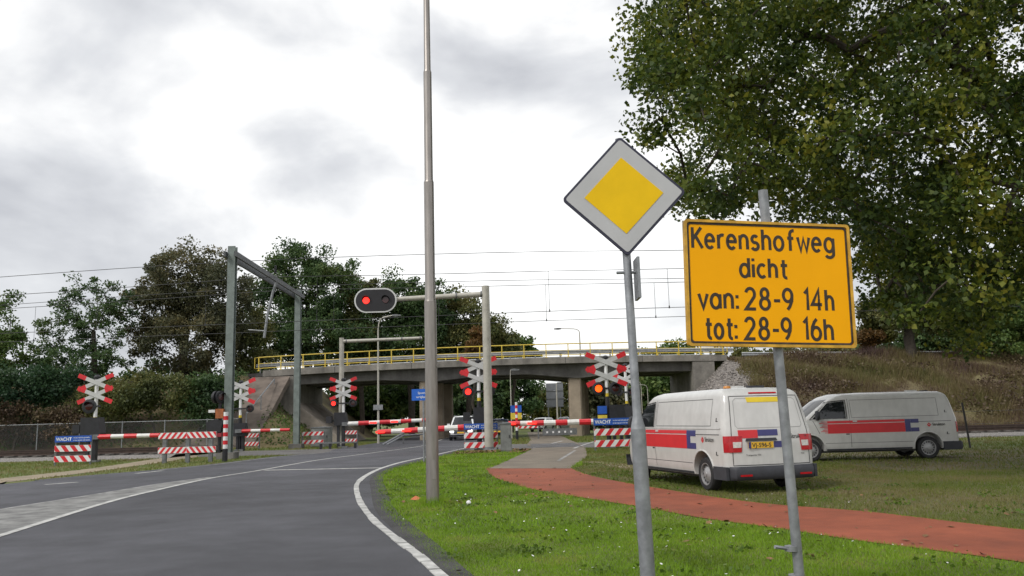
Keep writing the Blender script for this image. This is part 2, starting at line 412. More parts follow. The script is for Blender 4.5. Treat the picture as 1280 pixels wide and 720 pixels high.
# ---- railway: ballast, sleepers, rails
def ty(x): return 46.5 - 0.1 * (x + 13) if x < 2 else 45.0 - 0.02 * (x - 2)
def bed(name, x0, x1):
    n = 90
    sec = ((-4.3, 0.0), (-3.5, 0.16), (3.5, 0.16), (4.3, 0.0))
    mb = MB()
    vs = []; fs = []
    for i in range(n + 1):
        x = x0 + (x1 - x0) * i / n
        for (o, z) in sec: vs.append((x, ty(x) + o + random.uniform(-.06, .06), z + 0.004))
    for i in range(n):
        for j in range(3): fs.append((4 * i + j, 4 * i + j + 1, 4 * i + j + 5, 4 * i + j + 4))
    mb.add(vs, fs); return tag(mb.build(name, ballast_m, smooth=False), kind='structure')
bed_l = bed('railway_bed_left', -95, -17.5); bed_r = bed('railway_bed_right', 8.5, 110)
slp = MB(); slp.box((0, 0, 0), (0.26, 2.5, 0.14)); slp_me = slp.mesh('sleeper', sleeper_m, smooth=False)
for b_, x0, x1 in ((bed_l, -46, -18), (bed_r, 9, 44)):
    x = x0
    while x < x1:
        for o in (-2.0, 2.0): put('sleeper', slp_me, b_, (x, ty(x) + o, 0.19), -0.1 if x < 2 else -0.02)
        x += 0.8
for b_, x0, x1 in ((bed_l, -95, -17.5), (bed_r, 8.5, 110)):
    for o in (-2.72, -1.28, 1.28, 2.72):
        mb = MB(); vs = []; prof = ((-.07, .26), (-.012, .29), (-.012, .38), (-.035, .39), (-.035, .42), (.035, .42), (.035, .39), (.012, .38), (.012, .29), (.07, .26))
        for px_ in (x0, x1):
            for (oy, z) in prof: vs.append((px_, ty(px_) + o + oy, z))
        k = len(prof)
        mb.add(vs, [(i, (i + 1) % k, k + (i + 1) % k, k + i) for i in range(k)] + [tuple(range(k)), tuple(range(2 * k - 1, k - 1, -1))])
        mb.build('rail', rust, b_, smooth=False)
for o in (-2.72, -1.28, 1.28, 2.72):     # rails sunk in the road at the crossing
    mb = MB(); a = Vector((-17.4, ty(-17.4) + o, 0)); b = Vector((8.4, ty(8.4) + o, 0))
    mb.add([(a.x, a.y - .05, .026), (b.x, b.y - .05, .026), (b.x, b.y + .05, .026), (a.x, a.y + .05, .026)], [(0, 1, 2, 3)])
    mb.build('sunken_rail', rail_head_m, road, smooth=False)
# asphalt apron between the road and the paths over the tracks
ap = sheet('crossing_apron', [(-17.4, 43.2), (-17.2, 47), (-17.0, 51)], [(8.4, 40.2), (8.4, 44), (8.4, 48.6)], 0.007, mat('apron_asphalt', (0.12, 0.115, 0.11), 0.85, 0, 0.2, 0.6, 0.3, 90, detail=9))
tag(ap, kind='structure')

seam0 = mat('joint_dark', (0.03, 0.028, 0.027), 0.9, 0, .2, 5)
# ---- bridge (road overpass), front edge at depth 65
BY0, BY1 = 65.0, 75.0
BX0, BX1 = -20.6, 17.0
def zr(x): return 5.70 + 0.36 * (1 - ((x - 2.5) / 21) ** 2)       # deck level
bridge = thing('road_bridge', 'long concrete road bridge crossing over the road beyond the railway crossing', 'bridge', (0, BY0, 0))
def span(name, x0, x1, y0, y1, zt, zb, mt, par=None, n=48):
    mb = MB(); vs = []; fs = []
    for i in range(n + 1):
        x = x0 + (x1 - x0) * i / n
        vs += [(x, y0, zr(x) + zb(x) if callable(zb) else zr(x) + zb), (x, y0, zr(x) + zt), (x, y1, zr(x) + zt), (x, y1, zr(x) + zb(x) if callable(zb) else zr(x) + zb)]
    for i in range(n):
        for j in range(4): fs.append((4 * i + j, 4 * i + (j + 1) % 4, 4 * i + 4 + (j + 1) % 4, 4 * i + 4 + j))
    fs += [(0, 1, 2, 3), (4 * n + 3, 4 * n + 2, 4 * n + 1, 4 * n)]
    mb.add(vs, fs); return mb.build(name, mt, par or bridge)
def haunch(x):      # the girder deepens towards the piers
    return -1.15 - 0.42 * max(0, 1 - abs(x - 5.0) / 4.0) - 0.3 * max(0, 1 - abs(x + 6.5) / 4.0)
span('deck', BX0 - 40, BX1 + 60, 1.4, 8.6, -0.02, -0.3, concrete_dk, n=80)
span('edge_beam', BX0 + 1.0, BX1 - 0.4, 0.0, 1.39, 0.06, -0.42, concrete)
span('edge_beam', BX0 + 1.0, BX1 - 0.4, 8.61, 10.0, 0.06, -0.42, concrete)
for xj in (-14, -8, -2, 4, 10):
    mb = MB(); mb.box((xj, -.002, zr(xj) - .18), (.035, .006, .46)); mb.build('joint', seam0, bridge, smooth=False)
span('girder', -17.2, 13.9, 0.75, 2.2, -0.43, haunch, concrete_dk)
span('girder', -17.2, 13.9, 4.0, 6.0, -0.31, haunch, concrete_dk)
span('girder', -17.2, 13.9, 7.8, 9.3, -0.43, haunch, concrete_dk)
seam1 = None
pier_m = mat('pier_concrete', (0.30, 0.245, 0.185), 0.85, 0, 0.2, 0.9, 0.2, 25, detail=8)
def pier(x, y, w, d):
    mb = MB(); z1 = zr(x) + haunch(x) - 0.003
    c = 0.12
    poly = [(x - w / 2 + c, y - d / 2), (x + w / 2 - c, y - d / 2), (x + w / 2, y - d / 2 + c), (x + w / 2, y + d / 2 - c), (x + w / 2 - c, y + d / 2), (x - w / 2 + c, y + d / 2), (x - w / 2, y + d / 2 - c), (x - w / 2, y - d / 2 + c)]
    mb.prism(poly, 'Z', 0.0, z1); mb.build('pier', pier_m, bridge, smooth=False)
pier(4.75, 1.5, 1.0, 1.2); pier(5.3, 5.0, 1.0, 1.2); pier(5.9, 8.5, 1.0, 1.2)
pier(-7.1, 1.5, 0.85, 1.2); pier(-6.4, 5.0, 0.85, 1.2); pier(-5.9, 8.5, 0.85, 1.2)
# abutments with bearing shelf
for (x0, x1) in ((-19.4, -17.21), (13.91, 15.6)):
    xm = (x0 + x1) / 2; mb = MB(); mb.box((xm, 5.0, (zr(xm) - 0.44) / 2), (x1 - x0, 9.9, zr(xm) - 0.44)); mb.build('abutment', concrete, bridge, smooth=False)
mb = MB(); mb.prism([(-17.2, 0.02), (-13.2, 0.02), (-17.2, 3.2)], 'Y', 0.4, 9.6); mb.build('slope_paving', mat('slope_concrete', (0.27, 0.235, 0.20), 0.9, 0, 0.25, 1.0, 0.3, 20, detail=8), bridge, smooth=False)
# yellow railings
def railing(y, label, x0, x1, step):
    t = thing('bridge_railing', label, 'railing', (0, y, 0), group='yellow railings of the bridge')
    pm = MB(); pm.box((0, 0, 0.5), (0.07, 0.07, 1.06)); pm.box((0, 0, -0.02), (0.22, 0.16, 0.05)); pme = pm.mesh('post', yellow_rail, smooth=False)
    x = x0
    while x <= x1 + 0.01: put('post', pme, t, (x, 0, zr(x) + 0.10)); x += step
    for h, rr in ((1.12, 0.045), (0.62, 0.028), (0.26, 0.035)):
        n = 30; mb = MB(); mb.tube([(x0 + (x1 - x0) * i / n, -0.0, zr(x0 + (x1 - x0) * i / n) + h + (0.0)) for i in range(n + 1)], rr, 6); mb.build('rail', yellow_rail, t)
    for xe in (x0 - 0.32, x1 + 0.32):
        mb = MB(); s_ = 1 if xe > 0 else -1
        mb.tube([(xe - .32 * s_, 0, zr(xe) + 1.12), (xe, 0, zr(xe) + 1.1), (xe, 0, zr(xe) + 0.26), (xe - .32 * s_, 0, zr(xe) + 0.26)], 0.035, 6); mb.build('end_hoop', yellow_rail, t)
    return t
railing(BY0 + 0.25, 'yellow painted steel railing along the near edge of the bridge', -20.0, 16.4, 1.733)
railing(BY1 - 0.25, 'yellow painted steel railing along the far edge of the bridge', -20.0, 16.4, 1.733)
def guard(name, y, label, x0, x1, zf, step=2.0, cat='guard rail'):
    t = thing(name, label, cat, (0, y, 0))
    pm = MB(); pm.box((0, 0.1, 0.3), (0.1, 0.08, 0.75)); pme = pm.mesh('post', galv, smooth=False)
    x = x0 + 0.3
    while x < x1: put('post', pme, t, (x, 0, zf(x))); x += step
    prof = ((0.03, 0.42), (-0.05, 0.48), (0.03, 0.54), (0.03, 0.60), (-0.05, 0.66), (0.03, 0.72), (0.045, 0.72), (0.045, 0.42)); n = 40; vs = []; k = len(prof)
    for i in range(n + 1):
        x = x0 + (x1 - x0) * i / n
        for (oy, z) in prof: vs.append((x, oy, zf(x) + z))
    mb = MB(); mb.add(vs, [(i * k + j, i * k + (j + 1) % k, (i + 1) * k + (j + 1) % k, (i + 1) * k + j) for i in range(n) for j in range(k)] + [tuple(range(k)), tuple(n * k + j for j in range(k))])
    mb.build('beam', mat('guard_rail_steel', (0.42, 0.43, 0.44), 0.45, 0.5, 0.15, 3), t)
    return t
guard('guard_rail', BY0 + 1.55, 'grey steel guard rail behind the near yellow bridge railing', BX0, BX1 + 0.5, lambda x: zr(x) + 0.0)
guard('guard_rail', BY1 - 1.6, 'grey steel guard rail along the far lane of the bridge', BX0, BX1 + 0.5, lambda x: zr(x) + 0.0)

# ---- embankments that carry the road up to the bridge
def clamp(t, a=0.0, b=1.0): return max(a, min(b, t))
def sst(a, b, t): t = clamp((t - a) / (b - a)); return t * t * (3 - 2 * t)
def top_z(x):
    if x > 0: return zr(16.5) - 0.12 - 0.022 * max(0, x - 17)
    return zr(-20) - 0.05 - 0.03 * max(0, -x - 20)
def emb_r(x, y):
    f = clamp((y - 52.5) / 13.0); fx = clamp((x - 10.6) / 6.2)
    return min(top_z(x) * f ** 0.9, top_z(x) * fx) 
def emb_l(x, y):
    f = clamp((y - 57.5) / 8.0); fx = clamp((-14.8 - x) / 6.5)
    return min(top_z(x) * f, top_z(x) * fx) 
scrub_soil = mat('brown_verge', (0.085, 0.06, 0.035), 0.95, 0, 0.4, 0.35, 0.8, 8, col2=(0.16, 0.14, 0.06), detail=9)
def hill(name, fn, x0, x1, y0, y1, mt, nx, ny, rough):
    mb = MB(); rr = random.Random(5)
    def f(a, b):
        x = x0 + (x1 - x0) * a; y = y0 + (y1 - y0) * b; z = fn(x, y)
        if y >= BY0 and abs(x) < 17.15: z = min(z, 3)
        return (x, y, z + (rr.uniform(-rough, rough) if z > 0.3 and y < 64 else 0.0) - (0.03 if z <= 0.001 else 0))
    mb.grid(f, nx, ny); return tag(mb.build(name, mt), kind='structure')
hill('embankment_right', emb_r, 17.16, 110, 52, 90, scrub_soil, 120, 50, 0.12)
hill('embankment_left', emb_l, -110, -14.5, 57, 90, scrub_soil, 110, 50, 0.10)
gm = mat('stone_pitching', (0.10, 0.09, 0.085), 0.95, 0, 0.4, 9, 1.0, 14, col2=(0.26, 0.235, 0.21), detail=4)
hill('gravel_slope', emb_r, 10.4, 17.155, 52, 65.0, gm, 40, 60, 0.05)
# loose stones on that slope
sv = []; sf = []
for i in range(2600):
    x = random.uniform(10.9, 18.4); y = random.uniform(53, 65); z = emb_r(x, y)
    if z < 0.1: continue
    s_ = random.uniform(0.05, 0.15); o = len(sv)
    for (a, b, c) in ((1, 0, 0), (-1, 0, 0), (0, 1, 0), (0, -1, 0), (0, 0, 1), (0, 0, -1)):
        sv.append((x + a * s_ * random.uniform(.6, 1.2), y + b * s_ * random.uniform(.6, 1.2), z + c * s_ * random.uniform(.4, .9)))
    sf += [(o + i_, o + j_, o + k_) for i_, j_, k_ in ((0, 2, 4), (2, 1, 4), (1, 3, 4), (3, 0, 4), (2, 0, 5), (1, 2, 5), (3, 1, 5), (0, 3, 5))]
tag(put('loose_stones', fast_mesh('loose_stones', np.array(sv), np.array(sf), mat('stone', (0.11, 0.10, 0.095), 0.95, 0, 0.3, 5, col2=(0.28, 0.25, 0.225), island=0.35))), 'grey stones laid loosely on the slope beside the bridge abutment', 'stones', kind='stuff')
def emb_rail_z(x): return top_z(x) - 0.26
guard('guard_rail', 66.5, 'long grey guard rail on top of the brown embankment right of bridge', 18.2, 60, emb_rail_z)
# paved pale front of the left slope with a handrail
mb = MB(); mb.add([(-21.6, 57.9, 0.15), (-18.4, 57.9, 0.15), (-19.0, 64.9, 5.0), (-20.3, 64.9, 5.0)], [(0, 1, 2, 3)])
mb2 = MB(); mb2.prism([(-23.0, 57.6), (-17.9, 57.6), (-17.45, 64.9), (-20.4, 64.9)], 'Z', 0.0, 1.0)
for i, v in enumerate(mb2.v):
    zt = 5.1 * clamp((v[1] - 57.4) / 7.5); mb2.v[i] = (v[0], v[1], zt + (0.12 if v[2] > 0.5 else -0.4))
tag(mb2.build('slope_apron', mat('slope_apron', (0.135, 0.11, 0.092), 0.9, 0, 0.4, 0.9, 0.3, 15, detail=8), smooth=False), kind='structure')
t = thing('stair_handrail', 'thin pale handrail climbing the paved slope at left end of the bridge', 'handrail', (-20.9, 57.2, 0))
a, b = dp(308, 517, 58.2) - Vector((-20.9, 57.2, 0)), dp(343, 474, 64) - Vector((-20.9, 57.2, 0))
mb = MB(); mb.tube([a, b], 0.05, 6); mb.build('rail', galv, t)
for f in (0.0, 0.5, 1.0):
    p = a.lerp(b, f); mb = MB(); mb.tube([(p.x, p.y, p.z - 1.3), p], 0.04, 6); mb.build('post', galv, t)

# ================================================================== vehicles
van_white = mat('van_paint', (0.55, 0.548, 0.535), 0.30, 0, 0.06, 1.6, coat=0.4, detail=8, mott=((9, .05, (1, 1, .4)),))
seam = mat('panel_gap', (0.05, 0.05, 0.052), 0.8, 0, 0.1, 5)
bumper_m = mat('bumper_plastic', (0.035, 0.037, 0.045), 0.65, 0, 0.15, 8)
glass_m = glass('car_glass')
livery_red = mat('livery_red', (0.60, 0.022, 0.03), 0.35, 0, 0.05, 4)
livery_blue = mat('livery_blue', (0.045, 0.045, 0.17), 0.35, 0, 0.08, 4)
tail_red = mat('tail_lamp_red', (0.42, 0.008, 0.015), 0.15, 0, 0.15, 20)
tail_clear = mat('tail_lamp_clear', (0.62, 0.60, 0.58), 0.2, 0, 0.15, 30)
plate_y = mat('plate_yellow', (0.72, 0.42, 0.03), 0.45, 0, 0.05, 5)
rim_m = mat('wheel_rim_silver', (0.36, 0.36, 0.365), 0.45, 0.4, 0.12, 8)
ink = mat('black_print', (0.02, 0.02, 0.022), 0.5, 0, 0.1, 5)

class Body:
    """a vehicle shell described by rear line xr(z), front line xf(z), half width W(z) and plan taper"""
    def __init__(s, xr, xf, zb, zt, W, rad=0.11, rear_b=0.05, front_b=0.16, crown=0.035, ftap=0.16, rtap=0.02, L=5.3):
        s.xr, s.xf, s.zb, s.zt, s.W, s.rad, s.rb, s.fb, s.cr, s.ft, s.rt, s.L = xr, xf, zb, zt, W, rad, rear_b, front_b, crown, ftap, rtap, L
    def w(s, x, z):
        x0, x1 = s.xr(z), s.xf(z); y = s.W(z)
        y -= s.ft * sst(s.L * 0.76, s.L, x) + s.rt * sst(s.L * 0.2, 0, x)
        for d in (x - x0, x1 - x, s.zt - z):
            u = clamp(1 - d / s.rad); y -= s.rad * (1 - math.sqrt(max(0, 1 - u * u)))
        return y
    def side(s, x, z, sg=1, off=0.0): return (x, sg * (s.w(x, z) + off), z)
    def rear(s, y, z, off=0.0):
        x0 = s.xr(z); ye = s.w(x0, z); return (x0 - s.rb * (1 - (clamp(abs(y) / ye)) ** 2.6) - off, y, z)
    def front(s, y, z, off=0.0):
        x0 = s.xf(z); ye = s.w(x0, z); return (x0 + s.fb * (1 - (clamp(abs(y) / ye)) ** 2.4) + off, y, z)
    def shell(s, nx=64, nz=30, ny=18):
        mb = MB()
        def sidef(sg):
            def f(a, b):
                b = b ** 0.8; z = s.zb + (s.zt - s.zb) * b; aa = 0.5 - 0.5 * math.cos(math.pi * a); aa = 0.5 * aa + 0.5 * a
                x = s.xr(z) + (s.xf(z) - s.xr(z)) * aa; return s.side(x, z, sg)
            return f
        mb.grid(sidef(1), nx, nz); mb.grid(sidef(-1), nx, nz)
        def zz(b): return s.zb + (s.zt - s.zb) * b ** 0.8
        mb.grid(lambda a, b: s.rear((2 * a - 1) * s.w(s.xr(zz(b)), zz(b)), zz(b)), ny, nz)
        mb.grid(lambda a, b: s.front((2 * a - 1) * s.w(s.xf(zz(b)), zz(b)), zz(b)), ny, nz)
        def cap(z, crown):
            def f(a, b):
                aa = 0.5 * (0.5 - 0.5 * math.cos(math.pi * a)) + 0.5 * a
                x0, x1 = s.xr(z), s.xf(z); x = x0 + (x1 - x0) * aa; y = (2 * b - 1)
                ye = s.w(x, z)
                xx = x
                if a == 0: return s.rear(y * s.w(x0, z), z)
                if a == 1: return s.front(y * s.w(x1, z), z)
                e_ = min(1, (x - x0) / 0.5) * min(1, (x1 - x) / 0.7)
                xx += (-s.rb * (1 - abs(y) ** 2.6)) * max(0, 1 - (x - x0) / 0.4) + s.fb * (1 - abs(y) ** 2.4) * max(0, 1 - (x1 - x) / 0.5)
                return (xx, y * ye, z + crown * (1 - y * y) * max(0, e_) ** 0.6)
            return f
        mb.grid(cap(s.zt, s.cr), nx, ny); mb.grid(cap(s.zb, 0), nx, ny)
        return mb
    # patches that lie on the shell
    def patch(s, kind, q, off, mt, name, parent, nu=10, nv=6, sg=1, thick=0.006):
        """q: four (a,z) corners bl, br, tr, tl with a = x (side) or y (rear/front)"""
        fn = {'side': lambda a, z, o: s.side(a, z, sg, o), 'rear': s.rear, 'front': s.front}[kind]
        mb = MB()
        def pos(u, v):
            b0 = (q[0][0] + (q[1][0] - q[0][0]) * u, q[0][1] + (q[1][1] - q[0][1]) * u); t0 = (q[3][0] + (q[2][0] - q[3][0]) * u, q[3][1] + (q[2][1] - q[3][1]) * u)
            return b0[0] + (t0[0] - b0[0]) * v, b0[1] + (t0[1] - b0[1]) * v
        mb.grid(lambda u, v: fn(*pos(u, v), off), nu, nv)
        ring = [(i / nu, 0) for i in range(nu)] + [(1, j / nv) for j in range(nv)] + [(1 - i / nu, 1) for i in range(nu)] + [(0, 1 - j / nv) for j in range(nv)]
        k = len(ring); vs = [fn(*pos(*r_), off) for r_ in ring] + [fn(*pos(*r_), off - thick) for r_ in ring]
        mb.add(vs, [(i, (i + 1) % k, k + (i + 1) % k, k + i) for i in range(k)])
        return mb.build(name, mt, parent, weld=True)
    def line(s, kind, pts, width, mt, name, parent, sg=1, off=0.003, closed=False):
        """thin strip along (a,z) points on the shell: gaps, mouldings"""
        fn = {'side': lambda a, z, o: s.side(a, z, sg, o), 'rear': s.rear, 'front': s.front}[kind]
        P = []; pts = list(pts) + ([pts[0]] if closed else [])
        for (a, b) in zip(pts[:-1], pts[1:]):
            n = max(1, int(math.hypot(b[0] - a[0], b[1] - a[1]) / 0.08))
            P += [(a[0] + (b[0] - a[0]) * k / n, a[1] + (b[1] - a[1]) * k / n) for k in range(n)]
        P.append(pts[-1]); vs = []; fs = []
        for i, p in enumerate(P):
            q0, q1 = P[max(i - 1, 0)], P[min(i + 1, len(P) - 1)]; tx, tz = q1[0] - q0[0], q1[1] - q0[1]; l_ = math.hypot(tx, tz) or 1
            nx_, nz_ = -tz / l_ * width / 2, tx / l_ * width / 2
            vs += [fn(p[0] + nx_, p[1] + nz_, off), fn(p[0] - nx_, p[1] - nz_, off)]
            if i: fs.append((2 * i - 2, 2 * i - 1, 2 * i + 1, 2 * i))
        mb = MB(); mb.add(vs, fs); return mb.build(name, mt, parent)

def lerp_tab(tab):
    def f(z):
        if z <= tab[0][0]: return tab[0][1]
        for (a, b), (c, d) in zip(tab[:-1], tab[1:]):
            if z <= c: t = (z - a) / (c - a); return b + (d - b) * t
        return tab[-1][1]
    return f

def cut_arches(me, holes):
    """cut wheel openings through a shell; holes: (x, z, r, y0, y1)"""
    ob = bpy.data.objects.new('tmp', me); COL.objects.link(ob); cutters = []
    for (x, z, r, y0, y1) in holes:
        mb = MB(); n = 32; mb.prism([(x + r * math.cos(2 * math.pi * k / n), z + r * math.sin(2 * math.pi * k / n)) for k in range(n)], 'Y', y0, y1, seam)
        c = put('cutter', mb.mesh('cutter', None, smooth=False)); cutters.append(c)
        md = ob.modifiers.new('b', 'BOOLEAN'); md.object = c; md.operation = 'DIFFERENCE'; md.solver = 'EXACT'
    bpy.context.view_layer.update()
    out = bpy.data.meshes.new_from_object(ob.evaluated_get(bpy.context.evaluated_depsgraph_get()))
    for c in cutters: bpy.data.objects.remove(c)
    bpy.data.objects.remove(ob)
    out.polygons.foreach_set('use_smooth', [True] * len(out.polygons)); out.set_sharp_from_angle(angle=R(35))
    return out

def wheel(parent, x, y, r, sg, hub=True):
    mb = MB(); w = 0.105
    mb.lathe([(r * .66, -w), (r * .9, -w), (r * .975, -w * .8), (r, -w * .5), (r, w * .5), (r * .975, w * .8), (r * .9, w), (r * .66, w)], 'Y', 36, cap=False)
    ty_ = mb.build('wheel', rubber, parent); ty_.location = (x, y, r)
    rm = MB(); s_ = sg
    rm.lathe([(r * .67, s_ * w * .2), (r * .67, s_ * w * .96), (r * .61, s_ * w * .96), (r * .58, s_ * w * .5), (r * .40, s_ * w * .62), (r * .30, s_ * w * .9), (r * .16, s_ * w * .95), (r * .14, s_ * w * 1.08), (r * .02, s_ * w * 1.1)], 'Y', 32)
    rm.build('rim', rim_m, ty_)
    sl = MB()
    for k in range(14):
        a = 2 * math.pi * k / 14; M = Matrix.Rotation(-a, 3, 'Y'); c = M @ Vector((r * .50, s_ * w * .585, 0)); sl.box(c, (r * .11, 0.02, r * .10), None, M=M)
    sl.build('rim_slots', seam, ty_, smooth=False)
    return ty_

# ---- delivery van (built once, copied), rear at x = 0, front at +x, left side +y
def make_van(name, label, full_rear):
    v = thing(name, label, 'van', group='white liveried vans parked on the grass')
    L = 5.29
    xr = lerp_tab([(0.30, 0.06), (0.5, 0.05), (0.95, 0.055), (1.15, 0.075), (1.7, 0.20), (1.86, 0.27), (1.95, 0.42)])
    xf = lerp_tab([(0.30, 5.10), (0.5, 5.17), (0.72, 5.17), (0.92, 5.06), (1.03, 4.90), (1.14, 4.62), (1.5, 4.13), (1.76, 3.78), (1.88, 3.56), (1.95, 3.30)])
    W = lerp_tab([(0.30, 0.90), (0.42, 0.935), (0.75, 0.952), (1.10, 0.952), (1.20, 0.938), (1.5, 0.895), (1.8, 0.835), (1.95, 0.80)])
    B = Body(xr, xf, 0.30, 1.95, W, rad=0.13, L=L)
    me = B.shell(80, 36, 20).mesh('body', van_white, weld=True)
    hx = (0.98, 4.38); hr = 0.40
    me = cut_arches(me, [(x, 0.37, hr, y0, y1) for x in hx for (y0, y1) in ((0.58, 1.2), (-1.2, -0.58))])
    put('body', me, v)
    mb = MB(); mb.box((2.6, 0, 0.29), (4.6, 1.5, 0.1)); mb.build('underbody', seam, v, smooth=False)
    for sg in (1, -1):
        for x in hx:
            wheel(v, x, sg * 0.80, 0.325, sg)
            # wheel arch lip
            mb = MB(); pts = []
            for k in range(21):
                a = R(-8) + R(196) * k / 20; xx, zz = x + (hr + .012) * math.cos(a), 0.37 + (hr + .012) * math.sin(a)
                if zz > 0.31: pts.append(B.side(xx, zz, sg, 0.004))
            mb.tube(pts, 0.016, 6); mb.build('arch_lip', van_white, v)
        # sill strip, body crease, glazing and gaps
        B.patch('side', ((1.45, .305), (3.92, .305), (3.92, .355), (1.45, .355)), 0.012, bumper_m, 'sill', v, 20, 2, sg)
        B.line('side', ((0.25, 1.205), (4.3, 1.205)), 0.028, van_white, 'body_moulding', v, sg, 0.014)
        B.line('side', ((1.42, .52), (3.95, .52)), 0.010, seam, 'crease', v, sg)
        gl = B.patch('side', ((3.30, 1.235), (4.28, 1.235), (3.80, 1.69), (3.30, 1.74)), 0.006, glass_m, 'door_window', v, 12, 8, sg)
        B.line('side', ((3.27, 1.215), (4.36, 1.215), (3.83, 1.715), (3.27, 1.765)), 0.03, seam, 'window_seal', v, sg, 0.004, True)
        B.line('side', ((3.20, 1.80), (3.20, 0.40)), 0.012, seam, 'door_gap', v, sg)
        B.line('side', ((4.28, 1.2), (4.10, 0.80)), 0.012, seam, 'door_gap', v, sg)
        B.line('side', ((0.62, 1.25), (3.14, 1.25), (3.14, 1.76), (0.62, 1.76)), 0.010, seam, 'panel_gap', v, sg, 0.003, True)
        B.line('side', ((0.28, 1.085), (1.62, 1.085)), 0.014, seam, 'sliding_track', v, sg)
        B.patch('side', ((3.12, 1.125), (3.0, 1.125), (3.0, 1.16), (3.12, 1.16)), 0.022, van_white, 'door_handle', v, 3, 2, sg, 0.02)
        B.patch('side', ((3.24, .76), (3.34, .76), (3.34, .79), (3.24, .79)), 0.006, seam, 'side_vent', v, 3, 2, sg)
        # livery: red band, blue end with a notch, broken front edge
        B.patch('side', ((1.62, 1.095), (3.86, 1.095), (3.86, 1.165), (1.62, 1.165)), 0.005, livery_red, 'livery_band', v, 24, 1, sg)
        B.patch('side', ((1.62, .80), (3.86, .80), (3.86, 1.075), (1.62, 1.075)), 0.005, livery_red, 'livery_band', v, 24, 4, sg)
        for q in (((1.46, .80), (1.615, .80), (1.615, 1.165), (1.46, 1.165)), ((1.22, .80), (1.455, .80), (1.455, .915), (1.22, .915)), ((1.22, 1.05), (1.455, 1.05), (1.455, 1.165), (1.22, 1.165))):
            B.patch('side', q, 0.0065, livery_blue, 'livery_block', v, 4, 4, sg)
        for k in range(9):
            z = .815 + k * .04; x1 = 3.87 + 0.16 * ((k * 37) % 10) / 10 + .08
            B.patch('side', ((3.865, z), (x1, z), (x1, z + .018), (3.865, z + .018)), 0.005, livery_red, 'livery_streak', v, 3, 1, sg)
        # maker's mark and name behind the band
        lg = MB(); cx, cz = 0.93, 0.985
        for (dx, dz, w_, h_) in ((0, .035, .03, .03), (0, -.03, .04, .03), (-.035, 0, .02, .035), (.035, 0, .02, .035)):
            p = [B.side(cx + dx + a_, cz + dz + b_, sg, .006) for a_, b_ in ((-w_, 0), (0, -h_), (w_, 0), (0, h_))]; lg.add(p, [(0, 1, 2, 3)])
        lg.build('livery_mark', livery_red, v, smooth=False)
        tm = text_mesh('Strukton', 0.36, 0.085, ink, 0.012); o = put('lettering', tm, v)
        if sg > 0: x0 = 0.83; o.matrix_local = Matrix.Translation(B.side(x0, .955, 1, .009)) @ Matrix.Rotation(math.pi, 4, 'Z')
        else: o.matrix_local = Matrix.Translation(B.side(0.47, .955, -1, .009))
        # mirror
        mb = MB(); mb.lathe([(0.05, -.05), (.10, -.045), (.125, 0), (.115, .035), (.05, .045)], 'X', 14)
        for i, p in enumerate(mb.v): mb.v[i] = (p[0] * 1.2, p[1] * .85, p[2] * 1.2)
        mm = mb.build('wing_mirror', bumper_m, v); mm.location = (4.17, sg * 1.07, 1.33)
        mb = MB(); mb.tube([(0, -sg * .17, -.09), (0, 0, -.03)], 0.03, 6); mb.build('mirror_arm', bumper_m, mm)
        # hinge marks
        for z in (1.33, 0.70):
            B.patch('side', ((.36, z), (.44, z), (.44, z + .012), (.36, z + .012)), 0.006, seam, 'hinge_mark', v, 2, 1, sg)
            B.patch('side', ((.405, z + .012), (.43, z + .012), (.43, z + .07), (.405, z + .07)), 0.006, seam, 'hinge_mark', v, 1, 2, sg)
        # tail lamp wraps the corner
        ye = B.w(B.xr(1.0), 1.0)
        tl = B.patch('rear', ((sg * (ye - .17), .76), (sg * (ye + .013), .76), (sg * (B.w(B.xr(1.06), 1.06) + .013), 1.06), (sg * (ye - .20), 1.06)), 0.014, tail_red, 'tail_lamp', v, 6, 6, 1, 0.02)
        B.patch('side', ((.034, .76), (.14, .76), (.15, 1.06), (.048, 1.06)), 0.012, tail_red, 'tail_lamp', v, 4, 6, sg, 0.02)
        B.patch('rear', ((sg * (ye - .165), .845), (sg * (ye - .01), .845), (sg * (ye - .01), .95), (sg * (ye - .175), .95)), 0.018, tail_clear, 'lamp_reflector', tl, 5, 3, 1)
        # head lamps (front)
        B.patch('front', ((sg * .50, .74), (sg * .80, .74), (sg * .77, .96), (sg * .52, .92)), 0.008, tail_clear, 'head_lamp', v, 6, 4, 1, 0.02)
    # windscreen, grille, front bumper
    B.patch('front', ((-.78, 1.17), (.78, 1.17), (.66, 1.80), (-.66, 1.80)), 0.006, glass_m, 'windscreen', v, 18, 12)
    B.patch('front', ((-.46, .76), (.46, .76), (.48, .90), (-.48, .90)), 0.010, bumper_m, 'grille', v, 12, 3)
    B.patch('front', ((-.86, .31), (.86, .31), (.86, .56), (-.86, .56)), 0.02, bumper_m, 'front_bumper', v, 20, 4, 1, 0.03)
    # rear: tailgate gap, window stamping, bumper, lamps, number plate
    B.line('rear', ((-.80, .52), (.80, .52), (.80, 1.1), (.715, 1.80), (-.715, 1.80), (-.80, 1.1)), 0.014, seam, 'tailgate_gap', v, 1, 0.003, True)
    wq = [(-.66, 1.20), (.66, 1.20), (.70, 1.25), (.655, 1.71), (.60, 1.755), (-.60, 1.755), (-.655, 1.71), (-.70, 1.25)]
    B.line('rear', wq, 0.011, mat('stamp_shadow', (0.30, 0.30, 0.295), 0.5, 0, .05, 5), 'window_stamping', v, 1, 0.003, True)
    mb = MB()
    def bump(a, b):
        y = (2 * a - 1) * 0.93; th = b * 2 * math.pi; z = .375 + .125 * math.sin(th); d = .05 * math.cos(th)
        cx_ = 0.02 + 0.30 * max(0, (abs(y) - .78) / .15) ** 2.0
        return (cx_ - .045 - d, y, z)
